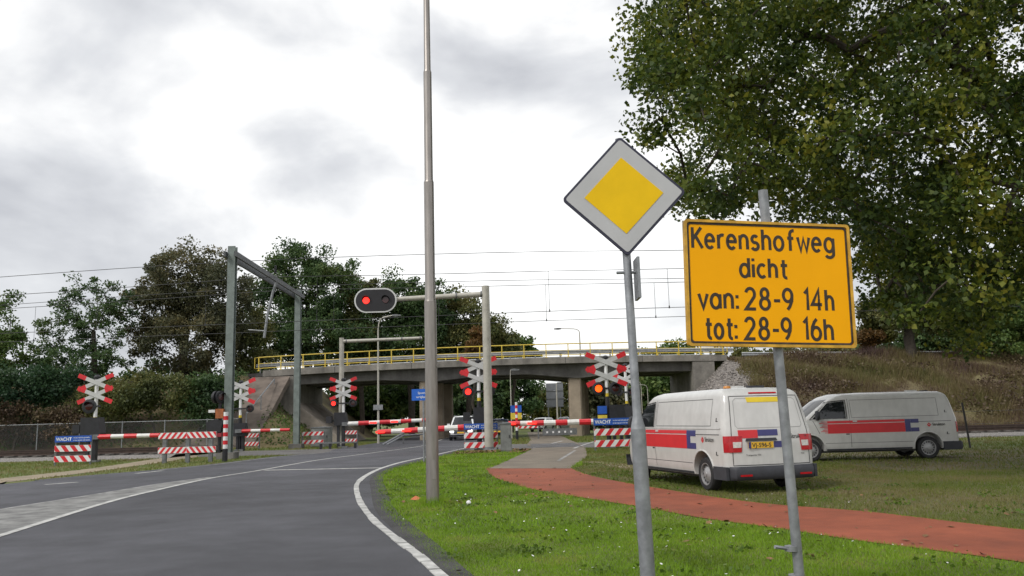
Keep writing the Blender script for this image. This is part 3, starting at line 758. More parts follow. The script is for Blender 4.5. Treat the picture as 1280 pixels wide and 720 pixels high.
    mb.grid(bump, 30, 12); mb.build('rear_bumper', bumper_m, v, weld=True)
    for sg in (1, -1):
        mb = MB(); mb.box((0.62 * 0 + 0.31, sg * 0.925, .375), (0.50, 0.06, .24)); mb.build('bumper_corner', bumper_m, v, smooth=False)
        mb = MB(); mb.box((-0.082, sg * .62, .34), (0.012, .24, .035)); mb.build('reflector', tail_red, v, smooth=False)
    pl_ = MB(); pl_.box((-.012 + B.rear(0, .93)[0], 0.24, .885), (0.012, .52, .115)); pl_o = pl_.build('number_plate', plate_y, v, smooth=False)
    px = B.rear(0, .93)[0] - .0195
    pb = MB(); pb.box((px, 0.475, .885), (0.006, .05, .113)); pb.build('plate_strip', livery_blue, pl_o, smooth=False)
    tm = text_mesh('VJ-596-S', 0.40, 0.078, ink, 0.014); o = put('lettering', tm, pl_o); o.matrix_local = Matrix.Translation((px - .001, 0.43, .847)) @ Matrix.Rotation(-math.pi / 2, 4, 'Z')
    B.patch('rear', ((0.54, .96), (-.10, .96), (-.08, 1.01), (0.52, 1.01)), 0.03, bumper_m, 'tailgate_grip', v, 8, 2, 1, .03)
    B.patch('rear', ((.665, 1.015), (.28, 1.015), (.28, 1.165), (.67, 1.165)), 0.005, livery_red, 'livery_band', v, 6, 3)
    for q in (((.275, 1.05), (-.14, 1.05), (-.14, 1.165), (.275, 1.165)), ((-.04, .83), (-.20, .83), (-.20, .945), (-.04, .945))):
        B.patch('rear', q, 0.005, livery_blue, 'livery_block', v, 6, 3)
    lg = MB(); cy, cz = -.30, 1.02
    for (dx, dz, w_, h_) in ((0, .04, .035, .03), (0, -.035, .035, .03), (-.04, 0, .02, .035), (.035, 0, .02, .035)):
        lg.add([B.rear(cy - dx - a_, cz + dz + b_, .006) for a_, b_ in ((-w_, 0), (0, -h_), (w_, 0), (0, h_))], [(0, 1, 2, 3)])
    lg.build('livery_mark', livery_red, v, smooth=False)
    for (s_, y0, z0, w_, h_) in (('Strukton', -.40, .99, .36, .085), ('Transporter TDI', .55, .69, .30, .03), ('TDI', -.60, .69, .08, .03)):
        tm = text_mesh(s_, w_, h_, ink, 0.010); o = put('lettering', tm, v)
        p0, p1 = Vector(B.rear(y0, z0, .008)), Vector(B.rear(y0 - w_, z0, .008)); a_ = math.atan2(p1.y - p0.y, p1.x - p0.x)
        o.matrix_local = Matrix.Translation(p0 + Vector((-.004, 0, 0))) @ Matrix.Rotation(a_, 4, 'Z')
    B.patch('rear', ((.38, 1.68), (-.42, 1.68), (-.41, 1.775), (.39, 1.775)), 0.006, mat('warning_yellow', (0.70, 0.52, 0.02), 0.45, 0, .06, 6), 'warning_sticker', v, 10, 3)
    B.patch('rear', ((.30, 1.845), (-.30, 1.845), (-.29, 1.87), (.29, 1.87)), 0.012, tail_red, 'brake_lamp', v, 6, 1)
    mb = MB(); mb.lathe([(.075, 0), (.075, .02), (.06, .045), (.02, .055)], 'Z', 14); o = mb.build('beacon', mat('amber_lens', (0.5, 0.2, 0.03), .3, 0, .1, 5), v); o.location = (0.75, .45, 1.965)
    mb = MB(); mb.box((0, 0, 0), (.30, .16, .05)); o = mb.build('roof_vent', van_white, v); o.location = (1.0, 0.1, 1.99)
    mb = MB(); mb.box((0, 0, 0), (.10, .34, .04)); o = mb.build('roof_bracket', bumper_m, v); o.location = (0.55, -.05, 1.985)
    return v

van1 = make_van('delivery_van', 'white delivery van seen from behind, with yellow number plate, beside the red cycle path', True)
van2 = copy_tree(van1); van2['label'] = 'white van with red stripe seen side on, parked beyond the nearer van'
for ch in list(van2.children):
    if ch.name.startswith('beacon'): bpy.data.objects.remove(ch)
RW = Vector((0.98, 0.80, 0))
def place(v, contact, ang):
    v.rotation_euler = (0, 0, ang); v.location = Vector((contact.x, contact.y, 0)) - Matrix.Rotation(ang, 3, 'Z') @ RW
place(van1, Vector((3.78, 16.65, 0)), R(90 + 14.5))
place(van2, Vector((12.05, 24.9, 0)), R(180 - 2))

# ---- passenger cars beyond the crossing
def make_car(name, label, paint, H=1.5, L=4.3, Wd=0.88, hood=0.95, lights=None, cabin=(0.5, 3.1), plate=True, bars=False):
    c = thing(name, label, 'car', group='cars beyond the crossing')
    zb = 0.28
    lo = Body(lerp_tab([(zb, .10), (.55, .03), (hood, .10)]), lerp_tab([(zb, L - .2), (.5, L - .08), (.7, L - .10), (hood, L - .32)]), zb, hood, lerp_tab([(zb, Wd - .05), (.6, Wd), (hood, Wd - .05)]), rad=.13, L=L, front_b=.12, crown=.04)
    me = lo.shell(40, 14, 12).mesh('body', paint, weld=True); r = .34 if H > 1.6 else .31
    me = cut_arches(me, [(x, r, r + .06, y0, y1) for x in (.82, L - .88) for (y0, y1) in ((Wd - .3, 1.3), (-1.3, -Wd + .3))]); put('body', me, c)
    x0, x1 = cabin
    cb = Body(lerp_tab([(hood - .02, x0 - .25), (H - .04, x0 + .12)]), lerp_tab([(hood - .02, x1 + .55), (H - .04, x1 - .25)]), hood - .02, H - .04, lerp_tab([(hood - .02, Wd - .06), (H - .04, Wd - .22)]), rad=.10, L=L, ftap=.04, front_b=.10, crown=.05)
    put('cabin', cb.shell(30, 10, 12).mesh('cabin', paint, weld=True), c)
    cb.patch('front', ((-Wd + .18, hood + .03), (Wd - .18, hood + .03), (Wd - .34, H - .10), (-Wd + .34, H - .10)), .006, glass_m, 'windscreen', c, 14, 6)
    cb.patch('rear', ((-Wd + .18, hood + .06), (Wd - .18, hood + .06), (Wd - .34, H - .12), (-Wd + .34, H - .12)), .006, glass_m, 'rear_window', c, 12, 5)
    for sg in (1, -1):
        cb.patch('side', ((x0 + .12, hood + .05), (x1 + .22, hood + .05), (x1 - .36, H - .13), (x0 + .30, H - .13)), .006, glass_m, 'side_window', c, 16, 5, sg)
        cb.line('side', (((x0 + x1) / 2 + .05, hood), ((x0 + x1) / 2 + .05, H - .1)), .07, paint, 'door_pillar', c, sg, .01)
        lo.line('side', (((x0 + x1) / 2 + .05, hood - .05), ((x0 + x1) / 2 + .05, .36)), .012, seam, 'door_gap', c, sg)
        for x in (.82, L - .88): wheel(c, x, sg * (Wd - .12), r, sg)
        hl = lo.patch('front', ((sg * (Wd - .42), .62), (sg * (Wd - .12), .62), (sg * (Wd - .14), hood - .10), (sg * (Wd - .40), hood - .14)), .008, lights or tail_clear, 'head_lamp', c, 5, 3)
        lo.patch('rear', ((sg * (Wd - .30), .66), (sg * (Wd - .13), .66), (sg * (Wd - .14), hood - .06), (sg * (Wd - .28), hood - .06)), .008, tail_red, 'tail_lamp', c, 4, 3)
        mb = MB(); mb.box((0, 0, 0), (.10, .20, .14)); mm = mb.build('wing_mirror', paint, c); mm.location = (x1 + .25, sg * (Wd + .10), hood + .08)
        if bars:
            mb = MB(); mb.tube([(x0 + .3, sg * (Wd - .26), H - .03), (x0 + .4, sg * (Wd - .26), H + .03), (x1 - .5, sg * (Wd - .26), H + .03), (x1 - .4, sg * (Wd - .26), H - .02)], .02, 6); mb.build('roof_bar', galv, c)
    lo.patch('front', ((-.52, .50), (.52, .50), (.48, .76), (-.48, .76)), .008, bumper_m, 'grille', c, 10, 3)
    lo.patch('front', ((-Wd + .1, .30), (Wd - .1, .30), (Wd - .1, .42), (-Wd + .1, .42)), .010, bumper_m, 'bumper_lip', c, 12, 2)
    if plate:
        lo.patch('front', ((-.26, .52), (.26, .52), (.26, .63), (-.26, .63)), .022, plate_y, 'number_plate', c, 4, 1)
        lo.patch('rear', ((-.26, .62), (.26, .62), (.26, .73), (-.26, .73)), .022, plate_y, 'number_plate', c, 4, 1)
    return c
car_white = mat('car_white', (0.70, 0.71, 0.72), 0.25, 0, .04, 3, coat=.5)
car_navy = mat('car_navy', (0.012, 0.016, 0.04), 0.2, 0, .1, 3, coat=.6)
car_silver = mat('car_silver', (0.33, 0.35, 0.37), 0.3, 0.5, .06, 3, coat=.5)
head_on = glow('head_lamp_lit', (1.0, 0.97, 0.9), 2.2)
suv = make_car('parked_suv', 'white off-road car facing us on the road under the bridge', car_white, 1.80, 4.6, .94, 1.08, head_on, (0.35, 3.0), True, True)
suv.rotation_euler = (0, 0, R(-92)); suv.location = (-3.85, 65.9, 0.012)
c2 = make_car('dark_car', 'dark blue car waiting behind the grey cabinet near the barrier', car_navy, 1.5, 4.3, .88, .95, head_on)
c2.rotation_euler = (0, 0, R(-93)); c2.location = (-1.15, 66.0, 0.012)
c3 = make_car('light_car', 'small white car seen above the raised middle of right boom', car_white, 1.52, 4.0, .86, .95, None, (0.3, 2.7))
c3.rotation_euler = (0, 0, R(-112)); c3.location = (3.6, 93, 0)
c3['label'] = 'white car seen just above the right boom, left of the bridge pier'
c4 = make_car('silver_car', 'silver car partly hidden behind the right bridge pier and boom', car_silver, 1.52, 4.2, .86, .95, None, (0.3, 2.8))
c4.rotation_euler = (0, 0, R(-60)); c4.location = (5.2, 96, 0)

# ================================================================== crossing equipment
boom_white = mat('boom_white', (0.72, 0.71, 0.68), 0.5, 0, .1, 4)
cross_white = mat('cross_white', (0.50, 0.50, 0.50), 0.45, 0, .08, 4)

def face_cam(loc): return 0.0

def striped_board(parent, x0, z0, w, h, y, lean, n, name='striped_board'):
    """white board with slanting red plates; lean +1 = stripes lean right going up"""
    mb = MB(); mb.box((x0 + w / 2, y, z0 + h / 2), (w, 0.03, h)); b = mb.build(name, white, parent, smooth=False)
    pw = w / n
    for i in range(-2, n + 1):
        a = x0 + (i + 0.15) * pw; s_ = lean * h * 0.75
        poly = [(a, z0), (a + pw * .5, z0), (a + pw * .5 + s_, z0 + h), (a + s_, z0 + h)]
        # clip to the board
        out = poly
        for xc, sg in ((x0 + .004, 1), (x0 + w - .004, -1)):
            inp, out = out, []
            for k in range(len(inp)):
                p, q = inp[k - 1], inp[k]; dp_, dq = sg * (p[0] - xc), sg * (q[0] - xc)
                if dp_ * dq < 0: t = dp_ / (dp_ - dq); out.append((p[0] + (q[0] - p[0]) * t, p[1] + (q[1] - p[1]) * t))
                if dq >= 0: out.append(q)
            if len(out) < 3: break
        if len(out) < 3: continue
        mb = MB(); mb.prism([(p[0], min(max(p[1], z0 + .004), z0 + h - .004)) for p in out], 'Y', y - .0185, y - .0155); mb.build('red_stripe', red, b, smooth=False)
    return b

def wait_fence(loc, w, rz, label, lean, post_h=1.75, sc=1.0):
    t = thing('waiting_fence', label, 'fence', loc, rz, 'fences with blue waiting boards')
    for x in (-w / 2 + .03, w / 2 - .03):
        mb = MB(); mb.box((x, 0.05, 0.72 * sc), (.07, .06, 1.44 * sc)); mb.build('post', galv_dk, t, smooth=False)
    mb = MB(); mb.box((0, 0, 1.27 * sc), (w, .03, .30 * sc)); s_ = mb.build('blue_board', blue, t, smooth=False)
    mb = MB(); mb.box((0, -.0165, 1.27 * sc), (w - .05, .003, .25 * sc)); 
    tm = text_mesh('WACHT', w * .43, .17 * sc, white, 0.02); o = put('lettering', tm, s_); o.location = (-w / 2 + .05, -.019, 1.185 * sc)
    for k, line in enumerate(('tot het rode licht gedoofd is', 'er kan nog een trein komen')):
        tm = text_mesh(line, w * .45, .066 * sc, white, 0.012); o = put('lettering', tm, s_); o.location = (-w / 2 + w * .51, -.019, (1.295 - .12 * k) * sc)
    striped_board(t, -w / 2, .66 * sc, w, .30 * sc, 0, lean, 4)
    striped_board(t, -w / 2, .16 * sc, w, .30 * sc, 0, lean, 4)
    return t

def cross(parent, z, w, y=0.0):
    """double saltire: four arms, white with red ends"""
    h1 = w * 0.42; off = w * 0.175; bw = w * 0.105
    for k, (zc, sg) in enumerate(((z + off, 1), (z + off, -1), (z - off, 1), (z - off, -1))):
        ang = math.atan2(h1, w) * sg; ln = math.hypot(w, h1) - bw * .4; M = Matrix.Rotation(-ang, 3, 'Y'); yy = y - .022 * (k % 2) - .001 * k
        mb = MB(); mb.box((0, yy, zc), (ln * .56, .018, bw), None, M=M); a_ = mb.build('cross_arm', cross_white, parent, smooth=False)
        for e_ in (-1, 1):
            c = M @ Vector((e_ * ln * .39, 0, 0)); mb = MB(); mb.box((c.x, yy, zc + c.z), (ln * .22, .019, bw * 1.12), None, M=M); mb.build('red_tip', red, a_, smooth=False)

def signal_lamp(parent, x, z, r, lit=None, yaw=0.0):
    mb = MB(); mb.lathe([(r * .75, .16), (r * .95, .10), (r, 0.0), (r, -.015), (r * .96, -.02)], 'Y', 24); o = mb.build('signal_lamp', black, parent); o.location = (x, -.05, z); o.rotation_euler = (0, 0, yaw)
    mb = MB(); mb.lathe([(r * .02, -.034), (r * .50, -.030), (r * .56, -.015), (r * .56, .0)], 'Y', 20); mb.build('lens', lit or lens_dark, o)
    n = 14; vs = []
    for k in range(n + 1):
        a = R(10) + R(160) * k / n; vs += [(r * .66 * math.cos(a), -.02, r * .66 * math.sin(a)), (r * .66 * math.cos(a), -.02 - .20 * math.sin(a), r * .66 * math.sin(a))]
    mb = MB(); mb.add(vs, [(2 * k, 2 * k + 1, 2 * k + 3, 2 * k + 2) for k in range(n)]); mb.build('hood', black, o)
    return o

def boom(parent, x0, z, ln, sg, first_red=True, band=None, lamps=(), r=.10, y=-.25, tilt=0.0, z1=None):
    """barrier arm from x0 running in direction sg"""
    z1 = z if z1 is None else z1
    band = band or ln / 9
    mb = MB(); M = Matrix.Rotation(-math.atan2(z1 - z, sg * ln), 3, 'Y')
    def pt(t): return Vector((x0 + sg * ln * t, y, z + (z1 - z) * t))
    mb.tube([pt(0), pt(1)], [r, r * .8], 8); b = mb.build('boom', boom_white, parent)
    n = int(round(ln / band)); 
    for i in range(n):
        if (i % 2 == 0) == first_red:
            q0, q1 = pt(i / n), pt((i + 1) / n); ra, rb = r * (1 - .2 * i / n) + .006, r * (1 - .2 * (i + 1) / n) + .006
            k = MB(); k.tube([q0, q1], [ra, rb], 8); k.build('red_band', red, b)
    for t in lamps:
        p = pt(t); k = MB(); k.box((p.x, y - r - .012, p.z), (.42, .03, .09)); k.build('boom_lamp', lamp_red, b, smooth=False)
    return b

def crossing_unit(name, label, loc, rz, cz, cw, lamp_z, lamp_dx, lit, boom_args=None, pole_top=None, mech=(0, 1.7), lamp_r=.24, grp='warning crosses of the level crossing', second_lamp=True, white_from=None, ms=1.0):
    t = thing(name, label, 'crossing signal', loc, rz, grp)
    mb = MB(); mb.box((0, .02, .05), (.55, .5, .1)); mb.build('foot_plate', galv_dk, t, smooth=False)
    wf = white_from if white_from is not None else lamp_z - .75
    mb = MB(); mb.tube([(0, 0.06, 0.1), (0, 0.06, wf)], .11, 12); mb.build('pedestal', black, t)
    mb = MB(); mb.tube([(0, 0.06, wf), (0, 0.06, pole_top or cz + .45)], .085, 12); mb.build('pole', white, t)
    mb = MB(); mb.tube([(0, 0.06, wf), (0, 0.06, wf + .16)], .09, 12); mb.build('yellow_band', mat('band_yellow', (.6, .45, .03), .5, 0, .1, 4), t)
    cross(t, cz, cw, -.05)
    mb = MB(); mb.box((0, -.02, lamp_z), (abs(lamp_dx) * 2, .06, .08)); mb.build('lamp_bar', black, t, smooth=False)
    signal_lamp(t, -lamp_dx, lamp_z, lamp_r, lit)
    if second_lamp: signal_lamp(t, lamp_dx, lamp_z, lamp_r, None)
    mb = MB(); mb.lathe([(.05, 0), (.15, .02), (.16, .12), (.10, .2), (.03, .22)], 'Z', 14); o = mb.build('bell', black, t); o.location = (0, .08, cz + .45 + (0.0 if not pole_top else 0))
    if mech:
        mx, mz = mech; mb = MB(); mb.prism([(mx + ms * a_, mz + ms * b_) for a_, b_ in ((-.38, -.42), (.34, -.42), (.40, -.2), (.30, .38), (-.38, .38))], 'Y', -.22, .34); mb.build('drive_box', black, t, smooth=False)
        mb = MB(); mb.box((mx - .72, .05, mz - .05), (.34, .36, .42)); mb.build('counterweight', black, t, smooth=False)
        mb = MB(); mb.box((mx - .46, .05, mz - .12), (.3, .10, .10)); mb.build('counterweight_arm', black, t, smooth=False)
        for x in (-.16, .16):
            mb = MB(); mb.box((mx + x, .04, mz - .42 - (mz - .42) / 2), (.14, .26, mz - .42)); mb.build('pedestal_leg', black, t, smooth=False)
    if boom_args: 
        b = boom(t, **boom_args)
        z = boom_args['z']; sg = boom_args['sg']
        mb = MB(); mb.box((boom_args['x0'] - sg * .16, boom_args['y'] if 'y' in boom_args else -.25, z), (.40, .2, .22)); mb.build('boom_clamp', galv_dk, t, smooth=False)
    return t

def at_y(u, y, z=0.0):            # ground spot below column u of the photograph at depth y
    p = gp(u, 523 - (u - 640) * .028 + 1560 / y); return Vector((p.x * y / p.y, y, z))

# unit far left, near side of the track
A = at_y(115.5, 39.9)
crossing_unit('crossing_signal', 'leftmost warning cross with dark lamps and short boom, beside the tracks at far left', A, 0, 3.45, 1.72, 2.62, .26, None,
    dict(x0=.35, z=1.18, ln=3.05, sg=1, first_red=True, band=.61, r=.11), mech=(-.08, 1.62), white_from=1.95, lamp_r=.34, second_lamp=False, ms=1.25)
# unit across the track left, seen beside the portal mast
Bp = at_y(299, 51.5)
crossing_unit('crossing_signal', 'warning cross half hidden by the left portal mast, across the tracks', Bp, 0, 3.62, 1.9, 2.55, .62, None,
    dict(x0=.2, z=1.20, ln=2.95, sg=1, first_red=True, band=.59, r=.10, y=-.3), mech=(.05, 1.3), white_from=2.0)
# far side of the road, left lane: cross with lit lamp under a gantry arm
Cp = at_y(429, 52.0)
C_ = crossing_unit('crossing_signal', 'warning cross with lit red lamp below the lower white gantry arm', Cp, 0, 3.62, 1.72, 2.72, .60, lamp_red,
    dict(x0=.35, z=1.45, ln=5.2, sg=1, first_red=False, band=.65, r=.13, lamps=(.3, .55), y=-.3, z1=1.56), mech=(-.15, 1.78), lamp_r=.25, white_from=2.0)
# near side, right of the lane: cross with lit lamp beside the tall gantry
Dp = at_y(600, 41.3)
crossing_unit('crossing_signal', 'warning cross with lit red lamp beside the gantry post at the middle barrier', Dp, 0, 3.80, 1.86, 2.86, .52, lamp_red,
    dict(x0=-.4, z=1.14, ln=4.55, sg=-1, first_red=True, band=.65, r=.145, lamps=(.97, .69), y=-.15, z1=1.02), mech=(.10, 1.70), lamp_r=.28, white_from=2.4)
# right: over the cycle path
Ep = at_y(762, 39.6)
E_ = crossing_unit('crossing_signal', 'warning cross with glowing orange lamp left of the diamond sign post', Ep, 0, 3.68, 1.96, 2.78, .40, lamp_orange,
    dict(x0=-.3, z=1.24, ln=4.4, sg=-1, first_red=False, band=.55, r=.14, lamps=(.97, .75), y=-.3, z1=1.26), mech=(.42, 1.62), lamp_r=.31, white_from=2.4)
for k, (dx, w_, mt_) in enumerate(((-.28, .30, blue), (-.28, .30, mat('notice_yellow', (.62, .47, .05), .5, 0, .1, 5)))):
    mb = MB(); mb.box((dx, -.12, 1.78 - .42 * k), (.44, .03, .36)); mb.build('notice', mt_, E_, smooth=False)
E2 = at_y(785, 51.5)
crossing_unit('crossing_signal', 'warning cross seen from its side behind the orange lit one, beyond the tracks', E2, R(-38), 4.0, 1.8, 2.9, .45, None, None, mech=(.1, 1.7), white_from=2.2)

# black signal post beside the portal mast with orange box and white plate
t = thing('signal_post', 'black signal post with orange box and small white plate by the left mast', 'crossing signal', at_y(271, 39.3))
mb = MB(); mb.tube([(0.1, 0, 0), (0.1, 0, 3.1)], .08, 10); mb.build('post', black, t)
o = signal_lamp(t, -.06, 2.86, .30, None, R(75)); o2 = signal_lamp(t, .14, 2.86, .30, None, R(60))
mb = MB(); mb.box((.12, -.05, 2.10), (.36, .26, .44)); mb.build('orange_box', mat('orange_panel', (.33, .10, .03), .6, 0, .2, 5), t, smooth=False)
mb = MB(); mb.box((-.26, -.1, 2.22), (.30, .03, .13)); mb.build('name_plate', white, t, smooth=False)
mb = MB(); mb.prism([(-.42, 1.25), (.2, 1.25), (.3, 1.75), (-.1, 1.85), (-.5, 1.7)], 'Y', -.2, .25); mb.build('drive_box', black, t, smooth=False)
mb = MB(); mb.box((.0, -.1, 1.12), (.5, .2, .18)); mb.build('red_cover', mat('faded_red', (.22, .02, .03), .6, 0, .2, 5), t, smooth=False)

# fences
wait_fence(at_y(90, 37.4), 1.62, 0, 'blue waiting board over striped boards at the far left', -1, sc=.90)
wait_fence(at_y(601.5, 40.6), 1.62, 0, 'blue waiting board over striped boards at the foot of gantry post', 1, sc=.92)
wait_fence(at_y(767, 37.2), 1.66, R(2), 'blue waiting board over striped boards beside the nearer van', 1, sc=.98)
# double striped fence on the left verge
f0 = at_y(233, 36.4)
t = thing('striped_fence', 'long fence of two red and white striped rails on three posts', 'fence', f0, R(-3))
for x in (-1.0, .02, 1.03):
    mb = MB(); mb.box((x, .06, .58), (.17, .12, 1.16)); mb.build('post', galv_dk, t, smooth=False)
for z in (.42, 1.04):
    striped_board(t, -1.26, z, 1.26, .26, -.02, 1, 5); striped_board(t, 0.004, z, 1.28, .26, -.02, -1, 5)
# smaller striped fences beyond
for (u, y, w, label) in ((314, 53.0, .95, 'small faded striped fence under the second boom from left'), (391, 53.5, 1.35, 'small striped fence standing left of the lit left signal'), (437, 54.2, .95, 'small striped fence behind the lit left signal'), (660, 60.0, 1.5, 'low striped rail behind the right end of the right boom')):
    t = thing('striped_fence', label, 'fence', at_y(u, y))
    for x in (-w / 2, w / 2):
        mb = MB(); mb.box((x, .05, .5), (.10, .08, 1.0)); mb.build('post', galv_dk, t, smooth=False)
    striped_board(t, -w / 2, .78, w, .24, -.01, 1, 4)
    if u != 660: striped_board(t, -w / 2, .26, w, .24, -.01, 1, 4)
# striped marker poles
def marker(loc, h, r, label):
    t = thing('striped_marker_pole', label, 'bollard', loc, group='striped marker poles')
    mb = MB(); mb.tube([(0, 0, 0), (0, 0, h * .26)], r * 1.15, 12); mb.build('foot', black, t)
    n = 9
    for i in range(n):
        z0, z1 = h * (.26 + .74 * i / n), h * (.26 + .74 * (i + 1) / n)
        mb = MB(); mb.tube([(0, 0, z0), (0, 0, z1)], r, 12); mb.build('white_band' if i % 2 == 0 else 'red_band', white if i % 2 == 0 else red, t)
marker(at_y(281, 36.5), 2.12, .10, 'red and white striped marker pole before the left mast')
marker(at_y(646.5, 57.5), 2.6, .085, 'red and white striped marker pole behind the tip of right boom')
# low dark bar in front of the left lit signal
t = thing('low_barrier', 'low grey steel bar on short feet before the left lit signal', 'barrier', at_y(420, 50.5))
mb = MB(); mb.box((0, 0, .36), (2.5, .18, .09)); mb.build('bar', galv_dk, t, smooth=False)
for x in (-.9, -.35, 1.15):
    mb = MB(); mb.box((x, 0, .16), (.14, .14, .32)); mb.build('foot', black, t, smooth=False)
for (u, y, w, h, label) in ((402, 54.8, 1.3, 1.25, 'grey cabinet between the small striped fences'), (633, 38.6, .50, 1.28, 'grey metal cabinet right of the middle waiting board')):
    t = thing('relay_cabinet', label, 'cabinet', at_y(u, y))
    d = .45
    mb = MB(); mb.box((0, 0, h / 2), (w, d, h)); mb.build('case', mat('cabinet_grey', (.17, .175, .17), .6, .1, .2, 3), t, smooth=False)
    mb = MB(); mb.prism([(-w / 2 - .03, h + .002), (w / 2 + .03, h + .002), (w / 2 + .03, h + .03), (0, h + .07), (-w / 2 - .03, h + .03)], 'Y', -d / 2 - .04, d / 2 + .04); mb.build('lid', galv, t, smooth=False)
    mb = MB(); mb.box((0.005, -d / 2 - .006, h * .5), (w * .86, .012, h * .86)); dr = mb.build('door', mat('cabinet_door', (.20, .205, .2), .55, .1, .2, 3), t, smooth=False)
    mb = MB(); mb.box((w * .3, -d / 2 - .03, h * .55), (.03, .04, .14)); mb.build('handle', black, dr, smooth=False)

# ---- gantries
pole_cream = mat('gantry_grey', (.44, .42, .37), .5, .1, .12, 2.5)
def gantry(loc, h, arm_len, arm_z0, arm_z1, r, label, clamps):
    t = thing('signal_gantry', label, 'gantry', loc, group='signal gantries over the road')
    mb = MB(); mb.tube([(0, 0, 0.0), (0, 0, h)], [r * 1.12, r], 16); mb.build('post', pole_cream, t)
    mb = MB(); mb.lathe([(r * 1.9, 0), (r * 1.9, .04), (r * 1.3, .10), (r * 1.2, .2)], 'Z', 16); mb.build('foot_flange', galv_dk, t)
    mb = MB(); mb.tube([(0, 0, arm_z0), (arm_len, 0, arm_z1)], [r * .72, r * .6], 12); a_ = mb.build('arm', pole_cream, t)
    for k in clamps:
        p = Vector((arm_len * k, 0, arm_z0 + (arm_z1 - arm_z0) * k)); mb = MB(); mb.tube([p - Vector((.03, 0, 0)), p + Vector((.03, 0, 0))], r * .85, 12); mb.build('clamp', galv_dk, a_)
    return t
gD = gantry(at_y(611.5, 40.3), 7.95, -4.35, 7.55, 7.42, .19, 'tall grey gantry post carrying the oval red signal', (.05, .33, .6))
sp = MB(); n = 40
def stadium(w, h, n=16):
    r = h / 2; c = w / 2 - r; o = []
    for k in range(n + 1): a = -math.pi / 2 + math.pi * k / n; o.append((c + r * math.cos(a), r * math.sin(a)))
    for k in range(n + 1): a = math.pi / 2 + math.pi * k / n; o.append((-c + r * math.cos(a), r * math.sin(a)))
    return o
hd = MB(); hd.prism(stadium(2.06, 1.20), 'Y', -.10, -.02); ho = hd.build('signal_head', mat('signal_rim', (.62, .62, .62), .45, 0, .06, 4), gD); ho.location = (-5.36, -.15, 7.36)
hd = MB(); hd.prism(stadium(1.92, 1.06), 'Y', -.115, -.104); hd.build('backboard', mat('signal_backboard', (.012, .011, .015), .6, 0, .2, 3), ho)
for x, lm, nm in ((-.45, lamp_red, 'lit_lamp'), (.50, lens_dark, 'unlit_lamp')):
    mb = MB(); mb.lathe([(.02, -.15), (.15, -.145), (.165, -.12), (.165, -.11)], 'Y', 20); o = mb.build(nm, lm, ho); o.location = (x, 0, 0)
    vs = []
    for k in range(13):
        a = R(10) + R(160) * k / 12; vs += [(x + .21 * math.cos(a), -.115, .21 * math.sin(a)), (x + .21 * math.cos(a), -.115 - .22 * math.sin(a), .21 * math.sin(a))]
    mb = MB(); mb.add(vs, [(2 * k, 2 * k + 1, 2 * k + 3, 2 * k + 2) for k in range(12)]); mb.build('lamp_hood', black, ho)
gC = gantry(at_y(426.5, 52.6), 6.85, 5.1, 6.62, 6.70, .15, 'shorter white gantry post with empty arm, left of the road', (.06, .75, .98))

# ---- portal for the overhead line
mast1, mast2 = at_y(284.5, 39.5), at_y(370.5, 53.0)
MZ = 9.95
t = thing('overhead_line_portal', 'grey steel portal spanning the railway left of the road', 'portal', (mast1.x, mast1.y, 0))
v12 = mast2 - mast1
def hbeam(c, w, h, z0, z1, ang):
    mb = MB()
    M = Matrix.Rotation(ang, 3, 'Z')
    for (dx, dy, sx, sy) in ((0, -h / 2 + .015, w, .03), (0, h / 2 - .015, w, .03), (0, 0, .03, h - .06)):
        o = M @ Vector((dx, dy, 0)); mb.box((c.x + o.x, c.y + o.y, (z0 + z1) / 2), (sx, sy, z1 - z0), rz=ang)
    return mb
hbeam(Vector((0, 0, 0)), .36, .34, 0, MZ + .15, 0).build('mast', mast_green, t, smooth=False)
hbeam(v12, .36, .34, 0, MZ + .15, 0).build('mast', mast_green, t, smooth=False)
for c in (Vector((0, 0, 0)), v12):
    mb = MB(); mb.box((c.x, c.y, .15), (.8, .8, .3)); mb.build('footing', concrete_dk, t, smooth=False)
dn = v12.normalized(); ang = math.atan2(dn.y, dn.x); Lb = v12.length
for dx_, hh in ((-.25, .26), (.25, .26)):
    mb = MB(); mid = v12 / 2; mb.box((mid.x + dx_, mid.y, MZ - .28), (Lb + .9, .10, hh), rz=ang); mb.build('beam_chord', mat('portal_dark', (.09, .095, .10), .6, .2, .2, 3), t, smooth=False)
for f in (.52,):      # drop posts with registration arms and insulators
    p = v12 * f; mb = MB(); mb.tube([(p.x + .3, p.y, MZ - .4), (p.x + .1, p.y, MZ - 1.0), (p.x - .2, p.y, MZ - 2.4), (p.x - .35, p.y, MZ - 3.6)], .075, 8); d_ = mb.build('drop_post', galv, t)
    mb = MB(); mb.tube([(p.x - .35, p.y, MZ - 3.2), (p.x - 1.3, p.y + .15, MZ - 3.1)], .03, 6); mb.build('registration_arm', galv, d_)
    mb = MB(); mb.lathe([(.03, -.25), (.08, -.2), (.04, -.14), (.08, -.08), (.04, -.02), (.08, .04), (.04, .1), (.08, .16), (.03, .22)], 'Z', 10); o = mb.build('insulator', black, d_); o.location = (p.x + .22, p.y, MZ + .3)
PORT = mast1.x

